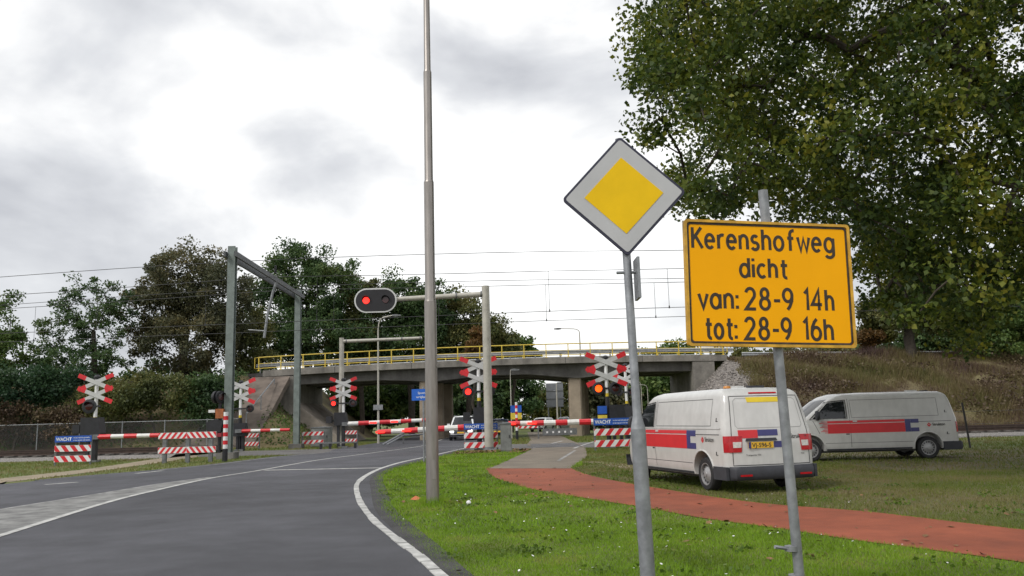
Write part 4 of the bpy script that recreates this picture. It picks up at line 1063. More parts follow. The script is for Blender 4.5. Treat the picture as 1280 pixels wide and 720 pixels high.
# ---- overhead wires
wire_m = mat('wire_copper_grey', (.05, .05, .052), .6, .3, .1, 3)
def ow(off, cz, mz, label, x0=-95, x1=115):
    t = thing('overhead_wire', label, 'wire', (0, ty(0) + off, 0), group='overhead wires of the railway')
    sup = [PORT - 62, PORT, PORT + 60, PORT + 122]
    def sag(x):
        for a, b in zip(sup[:-1], sup[1:]):
            if a <= x <= b: u = (x - a) / (b - a); return 4 * u * (1 - u)
        return .5
    xs = np.arange(max(x0, sup[0]), min(x1, sup[-1]), 2.5)
    f = lambda x: ty(x) - ty(0)
    mb = MB(); mb.tube([(x, f(x), mz - .5 * sag(x)) for x in xs], .017, 5); mb.build('messenger_wire', wire_m, t)
    mb = MB(); mb.tube([(x, f(x), cz) for x in xs], .016, 5); mb.build('contact_wire', wire_m, t)
    for x in np.arange(xs[0] + 3, xs[-1], 6.2):
        mb = MB(); mb.tube([(x, f(x), cz), (x, f(x), mz - .5 * sag(x))], .011, 4); mb.build('dropper', wire_m, t)
        mb = MB(); mb.box((x, f(x), cz + .03), (.06, .05, .14)); mb.build('dropper_clamp', wire_m, t, smooth=False)
ow(-2.1, 6.95, 9.45, 'pair of wires hanging over the near track')
ow(2.1, 6.95, 9.4, 'pair of wires hanging over the far track')
for off, z, label in ((-3.2, 10.15, 'highest single wire running above the near track'), (4.4, 9.95, 'single feeder wire running above the far track')):
    t = thing('feeder_wire', label, 'wire', (0, ty(0) + off, 0), group='overhead wires of the railway')
    xs = np.arange(PORT - 62, PORT + 120, 3.0)
    mb = MB(); mb.tube([(x, ty(x) - ty(0), z - .5 * (1 - math.cos(2 * math.pi * (x - PORT) / 61)) / 2) for x in xs], .017, 5); mb.build('wire', wire_m, t)

# ---- lamp posts
def bent_lamp(name, label, loc, h, r, arm, sg=1, z0=0.0, droop=.0):
    t = thing(name, label, 'lamp post', loc)
    mb = MB(); mb.tube([(0, 0, z0), (0, 0, z0 + h * .45), (0, 0, z0 + h * .9)], [r, r * .85, r * .6], 10); mb.build('pole', pole_cream, t)
    pts = [(0, 0, z0 + h * .9)] + [(sg * arm * .25 * (1 - math.cos(a)), 0, z0 + h * (.9 + .1 * math.sin(a))) for a in (R(30), R(60), R(90))] + [(sg * arm * .75, 0, z0 + h * 1.015)]
    mb = MB(); mb.tube(pts, r * .5, 8); a_ = mb.build('arm', pole_cream, t)
    mb = MB(); mb.prism([(0, -.06), (.25, -.09), (.62, -.05), (.62, .02), (.3, .07), (0, .06)], 'Y', -.11, .11)
    for i, v in enumerate(mb.v): mb.v[i] = (sg * v[0], v[1], v[2])
    o = mb.build('lamp_head', galv_dk, t); o.location = (sg * arm * .74, 0, z0 + h * 1.015)
    return t
# the tall stepped pole on the verge
lp = gp(541, 630)
t = thing('street_lamp', 'tall stepped grey lamp pole rising from the grass at road bend', 'lamp post', (lp.x, lp.y, 0), R(0))
steps = [(0.0, .118), (3.72, .113), (3.78, .098), (6.05, .096), (6.1, .082), (8.3, .080), (8.35, .066), (10.2, .060)]
mb = MB(); mb.tube([(0, 0, z) for z, r in steps[:2]], [r for z, r in steps[:2]], 20); mb.build('pole_section', alu, t)
for k in (1, 3, 5):
    seg = steps[k:k + 3]; mb = MB(); mb.tube([(0, 0, z + (.002 if i == 0 else 0)) for i, (z, r) in enumerate(seg)], [r for z, r in seg], 20); mb.build('pole_section', alu, t)
mb = MB(); mb.tube([(0, 0, 10.2), (-.05, -.1, 10.6), (-.5, -.9, 10.9), (-.9, -1.6, 10.95)], [.05, .045, .04, .038], 10); mb.build('arm', alu, t)
mb = MB(); mb.box((-1.05, -1.85, 10.93), (.26, .7, .12), rz=R(-29)); mb.build('lamp_head', galv_dk, t)
mb = MB(); mb.box((0.03, -.1165, .62), (.08, .012, .34)); mb.build('service_door', alu, t, smooth=False)
mb = MB(); mb.lathe([(.17, .0), (.165, .03), (.125, .045)], 'Z', 18); mb.build('collar', galv_dk, t)
p = at_y(473, 60); bent_lamp('street_lamp', 'slim grey lamp pole beneath the oval signal, left of the road', p, 9.0, .085, 1.4, 1)
mb = MB(); mb.box((p.x, p.y - .12, 2.55), (.68, .03, .36)); o = mb.build('small_plate', galv, bpy.data.objects['street_lamp.001'], smooth=False); o.location = (-p.x, -p.y, 0)
p = dp(725, 432, 73.0); bent_lamp('street_lamp', 'lamp post on the bridge with arm bent to the left', (p.x, 73.0, zr(p.x)), 3.1, .08, 2.2, -1)
p = at_y(640, 62); bent_lamp('street_lamp', 'thin pale pole standing behind the grey cabinet', p, 5.0, .05, .1, 1)
p = at_y(697.5, 86); bent_lamp('street_lamp', 'pale lamp pole in front of the large grey sign backs', p, 4.9, .10, .1, 1)
p = at_y(731, 84); bent_lamp('street_lamp', 'slim pole just right of the bridge pier', p, 5.2, .075, .3, -1)
p = at_y(804, 88); bent_lamp('street_lamp', 'farther curved lamp post left of abutment', p, 5.0, .06, 1.2, -1)
p = at_y(812, 80); bent_lamp('street_lamp', 'nearer curved lamp post left of abutment', p, 4.3, .06, 1.0, -1)

# ---- large direction sign seen from the back
p = at_y(695, 98)
t = thing('direction_sign', 'large grey back of a direction sign under the bridge', 'sign', p)
sb = mat('sign_back', (.24, .25, .27), .6, .3, .1, 2)
for k in range(3):
    mb = MB(); mb.box((0, 0, 3.15 + k * .93), (2.0, .05, .86)); mb.build('panel', sb, t, smooth=False)
for x in (-.8, .6):
    mb = MB(); mb.tube([(x, .12, 0), (x, .12, 5.4)], .07, 8); mb.build('post', galv, t)
for k in range(3):
    mb = MB(); mb.box((0, -.05, 3.58 + k * .93 - .9), (2.0, .05, .06)); mb.build('batten', galv_dk, t, smooth=False)

t = thing('ramped_guard_rail', 'pale guard rail ramping up from the ground behind the double boom', 'guard rail', at_y(478, 56))
a, b, c = Vector((0, 0, .02)), at_y(504, 57.5) - at_y(478, 56) + Vector((0, 0, .72)), at_y(530, 59) - at_y(478, 56) + Vector((0, 0, .75))
for dz in (0, -.16):
    mb = MB(); mb.tube([a + Vector((.3 if dz else 0, 0, 0)), b + Vector((0, 0, dz)), c + Vector((0, 0, dz))], .06, 6); mb.build('rail', galv, t)
for p_ in (b, c):
    mb = MB(); mb.tube([(p_.x, p_.y + .08, 0), (p_.x, p_.y + .08, p_.z)], .05, 6); mb.build('post', galv_dk, t)

# ---- blue notice by the road
p = at_y(528, 31.0)
t = thing('blue_notice', 'blue notice with two white lines, half hidden behind the lamp pole', 'sign', p)
mb = MB(); mb.tube([(0.06, .05, 0), (0.06, .05, 2.75)], .04, 10); mb.build('post', galv, t)
mb = MB(); mb.box((0.0, 0, 2.46), (.74, .02, .42)); bp_ = mb.build('panel', mat('bright_blue', (.012, .12, .55), .4, 0, .06, 4), t, smooth=False)
for k, (s_, w_) in enumerate((('Spoorweg', .40), ('vrijlaten', .54))):
    tm = text_mesh(s_, w_, .085, white, 0.015, align='C'); o = put('lettering', tm, bp_); o.location = (0.06, -.0125, 2.49 - .15 * k)
# blue and yellow notice
for (u, y, label) in ((646, 61, 'small blue and yellow notice behind the striped marker pole'),):
    t = thing('notice_board', label, 'sign', at_y(u, y))
    mb = MB(); mb.tube([(0, .05, 0), (0, .05, 2.45)], .04, 8); mb.build('post', galv, t)
    mb = MB(); mb.box((0, 0, 2.18), (.80, .03, .50)); mb.build('blue_panel', blue, t, smooth=False)
    mb = MB(); mb.box((0, 0, 1.66), (.80, .03, .46)); mb.build('yellow_panel', MATS['notice_yellow'], t, smooth=False)
# crash barrier end under the bridge
t = thing('crash_barrier', 'low grey crash barrier with small white marks beside the right pier', 'barrier', at_y(700, 63.5))
mb = MB(); mb.box((0, 0, .98), (2.6, .25, .10)); mb.build('top_rail', galv, t, smooth=False)
mb = MB(); mb.box((0, .05, .42), (2.6, .10, .5)); mb.build('panel', galv_dk, t, smooth=False)
for k in range(5):
    mb = MB(); mb.box((-.95 + k * .45, -.01, .40), (.14, .02, .14)); mb.build('white_mark', white, t, smooth=False)

# ---- sign: priority road diamond
sz = .648
pc = dp(779.5, 245, 6.0)
t = thing('priority_road_sign', 'yellow and white diamond priority sign on a grey post', 'sign', (pc.x, pc.y, 0), 0)
lean = R(-.9)
def rsq(s_, r, n=5):
    o = []
    for (cx, cy, a0) in ((1, 1, 0), (-1, 1, 90), (-1, -1, 180), (1, -1, 270)):
        for k in range(n + 1): a = R(a0 + 90 * k / n); o.append((cx * (s_ / 2 - r) + r * math.cos(a), cy * (s_ / 2 - r) + r * math.sin(a)))
    c, s2 = math.cos(R(45)), math.sin(R(45)); return [(x * c - z * s2, x * s2 + z * c) for x, z in o]
pole_r = [(0.0, .053), (1.40, .053), (1.50, .032), (3.0, .030)]
mb = MB(); mb.tube([(math.tan(lean) * (z - pc.z), .045, z) for z, r in pole_r[:2]], [r for z, r in pole_r[:2]], 18); po = mb.build('post_sleeve', galv, t)
mb = MB(); mb.tube([(math.tan(lean) * (z - pc.z), .045, z) for z, r in [(1.4, .052), (1.47, .038), (1.5, .031)] + [(pc.z + .455, .0295)]], [.0535, .038, .031, .0295], 18); mb.build('post', galv, t)
rim_dk = mat('sign_rim', (.02, .02, .045), .5, 0, .1, 5)
mb = MB(); mb.prism(rsq(sz * 1.0, .03), 'Y', -.012, .014); pl_ = mb.build('sign_plate', rim_dk, t, smooth=False); pl_.location = (0, 0, pc.z); pl_.rotation_euler = (0, R(-1.2), R(-4))
mb = MB(); mb.prism(rsq(sz * .945, .02), 'Y', -.0155, -.0125); mb.build('white_face', mat('sign_white', (.45, .45, .46), .4, 0, .05, 3), pl_, smooth=False)
mb = MB(); mb.prism(rsq(sz * .635, .004), 'Y', -.019, -.016); mb.build('yellow_face', mat('sign_yellow', (.80, .50, .004), .5, 0, .05, 4, spec=.2), pl_, smooth=False)
for z in (.2, -.2):
    mb = MB(); mb.box((0, .04, z), (.10, .07, .025)); mb.build('bracket', galv_dk, pl_, smooth=False)
mb = MB(); mb.box((.075, .04, pc.z - .62), (.02, .20, .30)); sp_ = mb.build('side_plate', galv, t, smooth=False); tag(sp_, 'small plate turned edge on, clamped to the post')
mb = MB(); mb.tube([(-.075, .04, pc.z - .57), (.07, .04, pc.z - .57)], .012, 6); mb.build('clamp', galv, t)

# ---- sign: yellow closure board
yb = mat('board_yellow', (.98, .43, .002), .6, 0, .03, 2.0, spec=.15)
bc = dp(962.5, 355, 6.15)
t = thing('closure_sign', 'yellow text board announcing a road closure, on a leaning grey post', 'sign', (bc.x, bc.y, 0), 0)
BW, BH = 1.31, .935
rot = Matrix.Rotation(R(1.3), 4, 'Y') @ Matrix.Rotation(R(10), 4, 'Z')
rot = Matrix.Rotation(R(9), 4, 'Z') @ Matrix.Rotation(R(1.5), 4, 'Y')
def rrect(w, h, r, n=4):
    o = []
    for (cx, cy, a0) in ((1, 1, 0), (-1, 1, 90), (-1, -1, 180), (1, -1, 270)):
        for k in range(n + 1): a = R(a0 + 90 * k / n); o.append((cx * (w / 2 - r) + r * math.cos(a), cy * (h / 2 - r) + r * math.sin(a)))
    return o
mb = MB(); mb.prism(rrect(BW, BH, .03), 'Y', -.004, .02); bd = mb.build('board', yb, t, smooth=False); bd.matrix_local = Matrix.Translation((0, 0, bc.z)) @ rot
# raised yellow frame and the dark line inside it
def frame(w, h, tk, y0, y1):
    o, i_ = rrect(w, h, .028), rrect(w - 2 * tk, h - 2 * tk, .02); n = len(o)
    vs = [(p[0], y, p[1]) for y in (y0, y1) for p in o + i_]; fs = []
    for k in range(n):
        k2 = (k + 1) % n
        fs += [(k, k2, n + k2, n + k), (2 * n + k, 3 * n + k, 3 * n + k2, 2 * n + k2), (k, 2 * n + k, 2 * n + k2, k2), (n + k, n + k2, 3 * n + k2, 3 * n + k)]
    mb = MB(); mb.add(vs, fs); return mb
frame(BW + .012, BH + .012, .020, -.016, .024).build('frame', mat('frame_yellow', (.60, .33, .03), .5, 0, .25, 9), bd, smooth=False)
frame(BW - .03, BH - .03, .016, -.007, -.0042).build('border_line', mat('border_dark', (.045, .03, .02), .6, 0, .5, 14), bd, smooth=False)
bprint = mat('board_print', (.035, .022, .012), .5, 0, .2, 8)
def arc(cx, cy, rx, ry, a0, a1, n=None):
    n = n or max(4, int(abs(a1 - a0) / 18)); return [(cx + rx * math.cos(R(a0 + (a1 - a0) * k / n)), cy + ry * math.sin(R(a0 + (a1 - a0) * k / n))) for k in range(n + 1)]
_o = arc(.26, .34, .25, .33, 0, 360); _n = arc(.21, .43, .21, .25, 180, 0) + [(.42, 0)]
GL = {'K': (.60, [[(0, 0), (0, 1)], [(.50, 1), (.02, .42)], [(.17, .58), (.55, 0)]]), 'e': (.63, [[(.04, .36), (.50, .36)] + arc(.27, .345, .235, .33, 5, 315)]),
 'r': (.40, [[(0, 0), (0, .68)], arc(.22, .42, .22, .25, 180, 65)]), 'n': (.56, [[(0, 0), (0, .68)], _n]), 's': (.50, [arc(.2, .51, .165, .165, 35, 262) + arc(.2, .175, .19, .175, 85, -155)]),
 'h': (.56, [[(0, 0), (0, 1)], _n]), 'o': (.65, [_o]), 'f': (.40, [[(.1, 0), (.1, .8)] + arc(.3, .8, .2, .2, 180, 75), [(-.06, .62), (.30, .62)]]),
 'w': (.80, [[(0, .68), (.17, 0), (.34, .62), (.51, 0), (.68, .68)]]), 'g': (.64, [_o, [(.51, .68), (.51, -.08)] + arc(.26, -.08, .25, .20, 0, -150)]), 'd': (.66, [_o, [(.51, 0), (.51, 1)]]),
 'i': (.20, [[(0, 0), (0, .68)], [(0, .84), (0, .99)]]), 'c': (.54, [arc(.27, .34, .25, .33, 48, 312)]), 't': (.46, [[(.14, .95), (.14, .16)] + arc(.30, .16, .16, .16, 180, 285), [(-.03, .66), (.36, .66)]]),
 'v': (.58, [[(0, .68), (.24, 0), (.48, .68)]]), 'a': (.66, [_o, [(.51, 0), (.51, .68)]]), ':': (.26, [[(.05, .0), (.05, .15)], [(.05, .5), (.05, .65)]]),
 '2': (.70, [arc(.28, .72, .25, .27, 165, -35) + [(.02, .0), (.58, .0)]]), '8': (.70, [arc(.28, .755, .2, .235, 0, 360), arc(.28, .265, .26, .265, 0, 360)]), '-': (.50, [[(.02, .42), (.38, .42)]]),
 '9': (.70, [arc(.28, .69, .25, .30, 0, 360), [(.53, .66), (.50, .42), (.38, .16), (.24, 0)]]), '1': (.42, [[(0, .8), (.18, 1), (.18, 0)]]), '4': (.70, [[(.42, 0), (.42, 1), (0, .28), (.60, .28)]]),
 '6': (.70, [arc(.28, .30, .25, .30, 0, 360), [(.03, .34), (.07, .60), (.20, .86), (.34, 1)]]), ' ': (.34, [])}
def stroke_line(parent, s_, x0, z0, w_, h_, sw):
    ext = {c: (min(p[0] for st in GL[c][1] for p in st), max(p[0] for st in GL[c][1] for p in st)) for c in s_}; gap = {c: .20 if c in 'vwrtfK-' else .27 for c in s_}
    tot = sum(ext[c][1] - ext[c][0] + gap[c] for c in s_) - gap[s_[-1]]; kx = (w_ - sw) / tot; x = sw / 2 / kx; lvl = 0
    for c in s_:
        mb = MB()
        for st in GL[c][1]:
            P = [Vector((x0 + (x + p[0] - ext[c][0]) * kx, z0 + p[1] * h_)) for p in st]; vs = []; fs = []; lvl = (lvl + 1) % 4; y = -.0050 - .0003 * lvl
            closed = (P[0] - P[-1]).length < 1e-5
            P = [p for i, p in enumerate(P) if i == 0 or (p - P[i - 1]).length > .012 * h_]
            for i, p in enumerate(P):
                a = (P[i] - P[i - 1]).normalized() if i else ((P[-1] - P[-2]).normalized() if closed else (P[1] - P[0]).normalized())
                b = (P[i + 1] - P[i]).normalized() if i < len(P) - 1 else ((P[1] - P[0]).normalized() if closed else a)
                m_ = (a + b); m_ = m_.normalized() if m_.length > .2 else b; k = 1 / max(.45, m_.dot(b)); n_ = Vector((-m_.y, m_.x)) * sw / 2 * k
                e_ = Vector((0, 0))
                vs += [(p.x + n_.x, y, p.y + n_.y), (p.x - n_.x, y, p.y - n_.y)]
                if i: fs.append((2 * i - 2, 2 * i - 1, 2 * i + 1, 2 * i))
            mb.add(vs, fs)
        if mb.v: mb.build('letter', bprint, parent, smooth=False)
        x += ext[c][1] - ext[c][0] + gap[c]
kx_, kz_ = .00640, .0060
for (s_, u0, u1, vb, h_) in (('Kerenshofweg', -95, 84, 43, 26), ('dicht', -38, 24, 8, 24), ('van:', -90, -40, -32, 26), ('28-9', -33, 28, -32, 26), ('14h', 40, 79, -32, 26), ('tot:', -83, -43, -69, 26), ('28-9', -35, 24, -69, 26), ('16h', 37, 76, -69, 26)):
    stroke_line(bd, s_, u0 * kx_, vb * kz_, (u1 - u0) * kx_, h_ * kz_, .0240)
mb = MB(); tl_ = R(-1.0)
mb.tube([(math.tan(tl_) * (z - bc.z) + .035, .07, z) for z in (0, 1.0, 2.0, bc.z + .74)], .036, 16); mb.build('post', galv, t)
for z in (.28, -.28):
    mb = MB(); mb.box((.03, .075, bc.z + z), (.13, .11, .03)); mb.build('bracket', galv_dk, t, smooth=False)
zc = 1.5 - (680 - 513.5) * 6.15 / 1040 * .995
mb = MB(); mb.tube([(.03, .07, zc - .018), (.03, .07, zc + .018)], .048, 14); mb.build('clamp', galv, t)
mb = MB(); mb.tube([(-.10, .03, zc + .02), (.0, .06, zc)], .014, 6); mb.build('clamp_bolt', galv, t)
mb = MB(); mb.tube([(.045, .07, -.0), (.045, .07, .34)], .05, 14); mb.build('ground_socket', galv, t)

# ---- fences
t = thing('chain_link_fence', 'grey chain link fence on thin posts behind the tracks at left', 'fence', (-30, 56.5, 0))
fx0, fx1 = -42.0, 11.6
for x in np.arange(fx0, fx1, 2.85):
    mb = MB(); mb.tube([(x, 0, 0), (x, 0, 2.05)], .04, 6); mb.build('post', galv, t)
mb = MB(); mb.tube([(fx0, 0, 1.98), (fx1, 0, 1.98)], .02, 5); mb.build('top_rail', galv, t)
vs = []; fs = []; h = 1.9
for d in (1, -1):
    for x in np.arange(fx0 - h, fx1, .11):
        xa, xb = (x, x + h) if d > 0 else (x + h, x)
        za, zb_ = .06, .06 + h
        lo_, hi_ = max(fx0, min(xa, xb)), min(fx1, max(xa, xb))
        if hi_ - lo_ < .1: continue
        fz = lambda q: za + (q - xa) / (xb - xa) * h
        o = len(vs); w_ = .004
        vs += [(lo_, .005 * d, fz(lo_) - w_), (lo_, .005 * d, fz(lo_) + w_), (hi_, .005 * d, fz(hi_) + w_), (hi_, .005 * d, fz(hi_) - w_)]; fs.append((o, o + 1, o + 2, o + 3))
o = put('mesh', fast_mesh('mesh', np.array(vs), np.array(fs), galv_dk), t); o['kind'] = 'stuff'
t = thing('wire_fence', 'thin wire fence with dark posts between the vans and the railway', 'fence', (0, 30.4, 0))
for x in (5.5, 10.5, 16.25, 21.8, 27.5, 33):
    mb = MB(); mb.tube([(x, 0, 0), (x - .06, 0, .9), (x - .12, .0, 1.62)], .035, 6); mb.build('post', mat('fence_post_dark', (.04, .038, .04), .8, 0, .2, 5), t)
for z in (.4, .85, 1.3):
    mb = MB(); mb.tube([(5.5, 0, z), (33, 0, z)], .006, 4); mb.build('wire', galv_dk, t)
# litter on the verge
p = gp(519, 627.5); mb = MB(); mb.add([(-.09, -.03, .05), (.06, -.06, .04), (.1, .04, .07), (0, .05, .11), (-.08, .03, .06)], [(0, 1, 2), (0, 2, 3), (0, 3, 4)])
o = mb.build('litter_scrap', mat('orange_scrap', (.55, .16, .07), .7, 0, .1, 9)); o.location = (p.x, p.y, 0); tag(o, 'crumpled orange scrap of litter left of the lamp pole foot', 'litter')
p = gp(585, 632); mb = MB(); mb.lathe([(.005, 0), (.03, .012), (.045, .045), (.03, .08), (.005, .09)], 'Z', 10); o = mb.build('litter_cup', white); o.location = (p.x, p.y, .03); o.rotation_euler = (R(60), 0, .4); tag(o, 'small white ball of litter on grass right of lamp pole', 'litter')

# ================================================================== vegetation
bark = mat('bark', (.055, .045, .035), .95, 0, .35, 6, .6, 18)
bark_pale = mat('plane_bark', (.11, .10, .08), .9, 0, .4, 3, .5, 14)

def leaf_cloud(centres, spread, count, size, rng, flat=.75, weights=None):
    """leaf-sized folded faces scattered round clump centres"""
    C = np.asarray(centres); n = len(C)
    idx = rng.choice(n, count, p=None if weights is None else weights / weights.sum())
    d = rng.normal(size=(count, 3)); d /= np.linalg.norm(d, axis=1)[:, None]
    rr = rng.random(count) ** .55
    P = C[idx] + d * (rr * (spread if np.isscalar(spread) else spread[idx]))[:, None] * np.array([1, 1, flat])
    return leaf_faces(P, size, rng)

def leaf_faces(P, size, rng, up=.35):
    n = len(P)
    nrm = rng.normal(size=(n, 3)) + np.array([0, 0, up]); nrm /= np.linalg.norm(nrm, axis=1)[:, None]
    t = rng.normal(size=(n, 3)); t -= nrm * (t * nrm).sum(1)[:, None]; t /= np.linalg.norm(t, axis=1)[:, None]
    b = np.cross(nrm, t); s = size * rng.uniform(.6, 1.35, n)[:, None]; fold = rng.uniform(.05, .35, n)[:, None]
    V = np.stack([P - t * s * .55, P + b * s * .42 + nrm * s * fold * .5, P + t * s * .6 - nrm * s * .1, P - b * s * .42 + nrm * s * fold * .5], 1).reshape(-1, 3)
    F = np.arange(n * 4).reshape(n, 4)
    return V, F

def limbs(base, top_pts, r0, rng, clumps):
    """trunk polyline plus limbs reaching every clump, thickness from the number of twigs carried"""
    nodes = [Vector(p) for p in top_pts]; par = [-1] + list(range(len(nodes) - 1)); nt = len(nodes)
    order = sorted(range(len(clumps)), key=lambda i: min((Vector(clumps[i]) - q).length for q in nodes[:nt]))
    for i in order:
        c = Vector(clumps[i]); best = min(range(max(1, nt // 3), len(nodes)), key=lambda k: (nodes[k] - c).length + .25 * max(0, nodes[k].z - c.z))
        a = nodes[best]; d = (c - a).length
        k = max(2, int(d / 1.2)); prev = best
        for s in range(1, k + 1):
            p = a.lerp(c, s / k) + Vector(rng.normal(size=3)) * .03 * d * (0 if s == k else 1) + Vector((0, 0, .08 * d * math.sin(math.pi * s / k)))
            nodes.append(p); par.append(prev); prev = len(nodes) - 1
    w = [0.0] * len(nodes); kids = [0] * len(nodes)
    for p in par:
        if p >= 0: kids[p] += 1
    for i in range(len(nodes) - 1, -1, -1):
        if kids[i] == 0: w[i] = 1.0
        if par[i] >= 0: w[par[i]] += w[i]
    sc = r0 / math.sqrt(w[0]); rad = [max(.018, sc * math.sqrt(x)) for x in w]
    tr = MB(); tr.tube(nodes[:nt], rad[:nt], 10)
    lb = {}; root = list(range(len(nodes)))
    for i in range(nt, len(nodes)):
        p = par[i]; root[i] = p if p < nt else root[p]           # limbs are told apart by where they leave the trunk
        r_ = min(rad[p], rad[i] * 1.25) * .62; lb.setdefault(root[i], MB()).tube([nodes[p], nodes[i]], [r_, rad[i] * .62], 6, cap=False)
    return tr, list(lb.values())

def crown_points(lobes, n, rng, shell=.55):
    """clump centres in a union of ellipsoids, mostly towards the outside"""
    out = []
    vol = np.array([l[3] * l[4] * l[5] for l in lobes]) ** .7
    for k in rng.choice(len(lobes), n, p=vol / vol.sum()):
        x, y, z, a, b, c = lobes[k]; d = rng.normal(size=3); d /= np.linalg.norm(d); r = (shell + (1 - shell) * rng.random()) * rng.uniform(.75, 1.0)
        out.append((x + d[0] * a * r, y + d[1] * b * r, z + d[2] * c * r))
    return out

def tree(name, label, x, y, lobes, n_clump, clump_r, n_leaf, leaf, lm, r0, z0=0.0, group=None, cat='tree', trunk_top=.7, bk=None, flat=.75):
    rng = np.random.default_rng(abs(hash((round(x, 2), round(y, 2), n_leaf))) % (2 ** 32))
    t = thing(name, label, cat, (x, y, z0), group=group)
    L = [(a - x, b - y, c - z0, d, e_, f) for (a, b, c, d, e_, f) in lobes]
    cl = crown_points(L, n_clump, rng)
    zt = max(l[2] + l[5] * .4 for l in L) * trunk_top / .7 * .75
    n = 7; cx = np.mean([l[0] for l in L]) * .5; cy = np.mean([l[1] for l in L]) * .5
    tp = [(cx * (i / n) ** 1.5 + rng.normal() * .06 * (i > 0), cy * (i / n) ** 1.5 + rng.normal() * .06 * (i > 0), zt * i / n - (.1 if i == 0 else 0)) for i in range(n + 1)]
    tr, lb = limbs(None, tp, r0, rng, cl)
    tr.build('trunk', bk or bark, t)
    for q in lb: q.build('limb', bk or bark, t)
    sp = clump_r * rng.uniform(.6, 1.35, len(cl))
    V, F = leaf_cloud(cl, sp, n_leaf, leaf, rng, flat)
    put('crown', fast_mesh('crown', V, F, lm), t)
    return t

lm_dark = leaf_mat('leaves_dark', [(0.033, 0.065, 0.029), (0.057, 0.105, 0.036), (0.090, 0.149, 0.048), (0.141, 0.177, 0.054)])  # dark, olive, mid and ivy leaf colours lightened to imitate a hazy glare
lm_olive = leaf_mat('leaves_olive', [(0.058, 0.076, 0.030), (0.104, 0.126, 0.041), (0.168, 0.168, 0.054), (0.235, 0.202, 0.067)])
lm_autumn = leaf_mat('leaves_autumn', [(.055, .066, .040), (.095, .105, .055), (.14, .13, .065), (.19, .155, .06)])
lm_mid = leaf_mat('leaves_mid', [(0.041, 0.073, 0.026), (0.073, 0.130, 0.032), (0.121, 0.186, 0.046), (0.194, 0.211, 0.055)])
lm_orange = leaf_mat('leaves_orange', [(.07, .05, .02), (.12, .075, .025), (.19, .095, .03), (.15, .12, .03)])
lm_plane = leaf_mat('leaves_plane', [(0.022, 0.043, 0.011), (0.056, 0.092, 0.016), (0.133, 0.168, 0.022), (0.280, 0.259, 0.031)], trans=.42, pscale=.6)
lm_ivy = leaf_mat('leaves_ivy', [(0.017, 0.043, 0.024), (0.030, 0.071, 0.030), (0.047, 0.094, 0.037), (0.067, 0.110, 0.043)])
lm_yel = leaf_mat('leaves_yellowing', [(.04, .05, .014), (.08, .09, .02), (.13, .13, .026), (.17, .15, .03)])
lm_dry = leaf_mat('dry_scrub', [(0.053, 0.036, 0.029), (0.096, 0.062, 0.043), (0.144, 0.106, 0.058), (0.106, 0.106, 0.038)], trans=.2, pscale=.25)
lm_tan = leaf_mat('dry_grass_blades', [(0.079, 0.047, 0.046), (0.122, 0.079, 0.056), (0.178, 0.140, 0.065), (0.159, 0.140, 0.052), (0.112, 0.122, 0.038)], trans=.25, pscale=.22)

def px(u, v, y): return dp(u, v, y)
def lobe(u, v, y, ru, rv, rd=None):
    """ellipsoid given by its middle in the photograph, depth, and half sizes in pixels"""
    p = dp(u, v, y); k = y / FPX; return (p.x, p.y, p.z, ru * k, (rd if rd else ru * k), rv * k)
def bg_tree(name, label, u, y, lobes, nc, cr, nl, leaf, lm, r0=.3, z0=0.0, cat='tree', group='trees behind the railway'):
    b = at_y(u, y); return tree(name, label, b.x, y, [lobe(*l) for l in lobes], nc, cr, nl, leaf, lm, r0, z0, group, cat)

# left side, behind the fence
bg_tree('broadleaf_tree', 'tree cut off by the left edge of the picture', -20, 62, [(-18, 412, 62, 52, 60), (10, 440, 62, 40, 34)], 110, .7, 12000, .17, lm_mid, .25)
bg_tree('sparse_tree', 'thin see-through tree with dark branches at the left', 118, 63, [(112, 382, 63, 46, 42), (80, 420, 63, 46, 44), (146, 400, 63, 32, 55), (95, 452, 63, 70, 26)], 210, .55, 15000, .155, lm_dark, .22)
bg_tree('autumn_tree', 'tall brownish autumn tree left of the portal mast', 225, 66, [(228, 345, 66, 58, 54), (195, 390, 66, 46, 50), (272, 375, 66, 50, 66), (235, 430, 66, 80, 46)], 330, .85, 56000, .165, lm_autumn, .35)
bg_tree('broadleaf_tree', 'tall dense green tree behind the left end of bridge', 385, 82, [(368, 345, 82, 46, 54), (412, 358, 82, 40, 52), (345, 400, 82, 50, 60), (405, 425, 82, 75, 45)], 330, 1.05, 58000, .21, lm_dark, .4)
bg_tree('young_tree', 'small yellowish tree between the portal masts', 320, 70, [(310, 420, 70, 40, 45), (325, 470, 70, 40, 40)], 110, .75, 18000, .17, lm_olive, .2)
bg_tree('broadleaf_tree', 'olive tree directly behind the oval signal', 452, 84, [(452, 378, 84, 34, 40), (445, 430, 84, 45, 38)], 120, .95, 22000, .22, lm_olive, .25)
bg_tree('broadleaf_tree', 'dark green tree behind the tall lamp pole', 515, 86, [(500, 378, 86, 46, 40), (535, 388, 86, 42, 42), (505, 430, 86, 65, 38)], 240, 1.05, 44000, .22, lm_dark, .35)
bg_tree('broadleaf_tree', 'olive tree sloping down right of the lamp pole', 585, 88, [(572, 398, 88, 40, 36), (606, 412, 88, 34, 32), (630, 432, 88, 24, 22), (575, 430, 88, 50, 34)], 220, .95, 40000, .22, lm_olive, .3)
bg_tree('autumn_tree', 'small orange tinged tree behind the gantry post', 592, 82, [(596, 428, 82, 13, 18)], 20, .8, 2600, .25, lm_orange, .14)
bg_tree('bush_tree', 'low dark tree showing above bridge rail right of gantry', 640, 92, [(640, 440, 92, 30, 24), (662, 450, 92, 18, 16)], 60, 1.0, 8000, .28, lm_mid, .2)
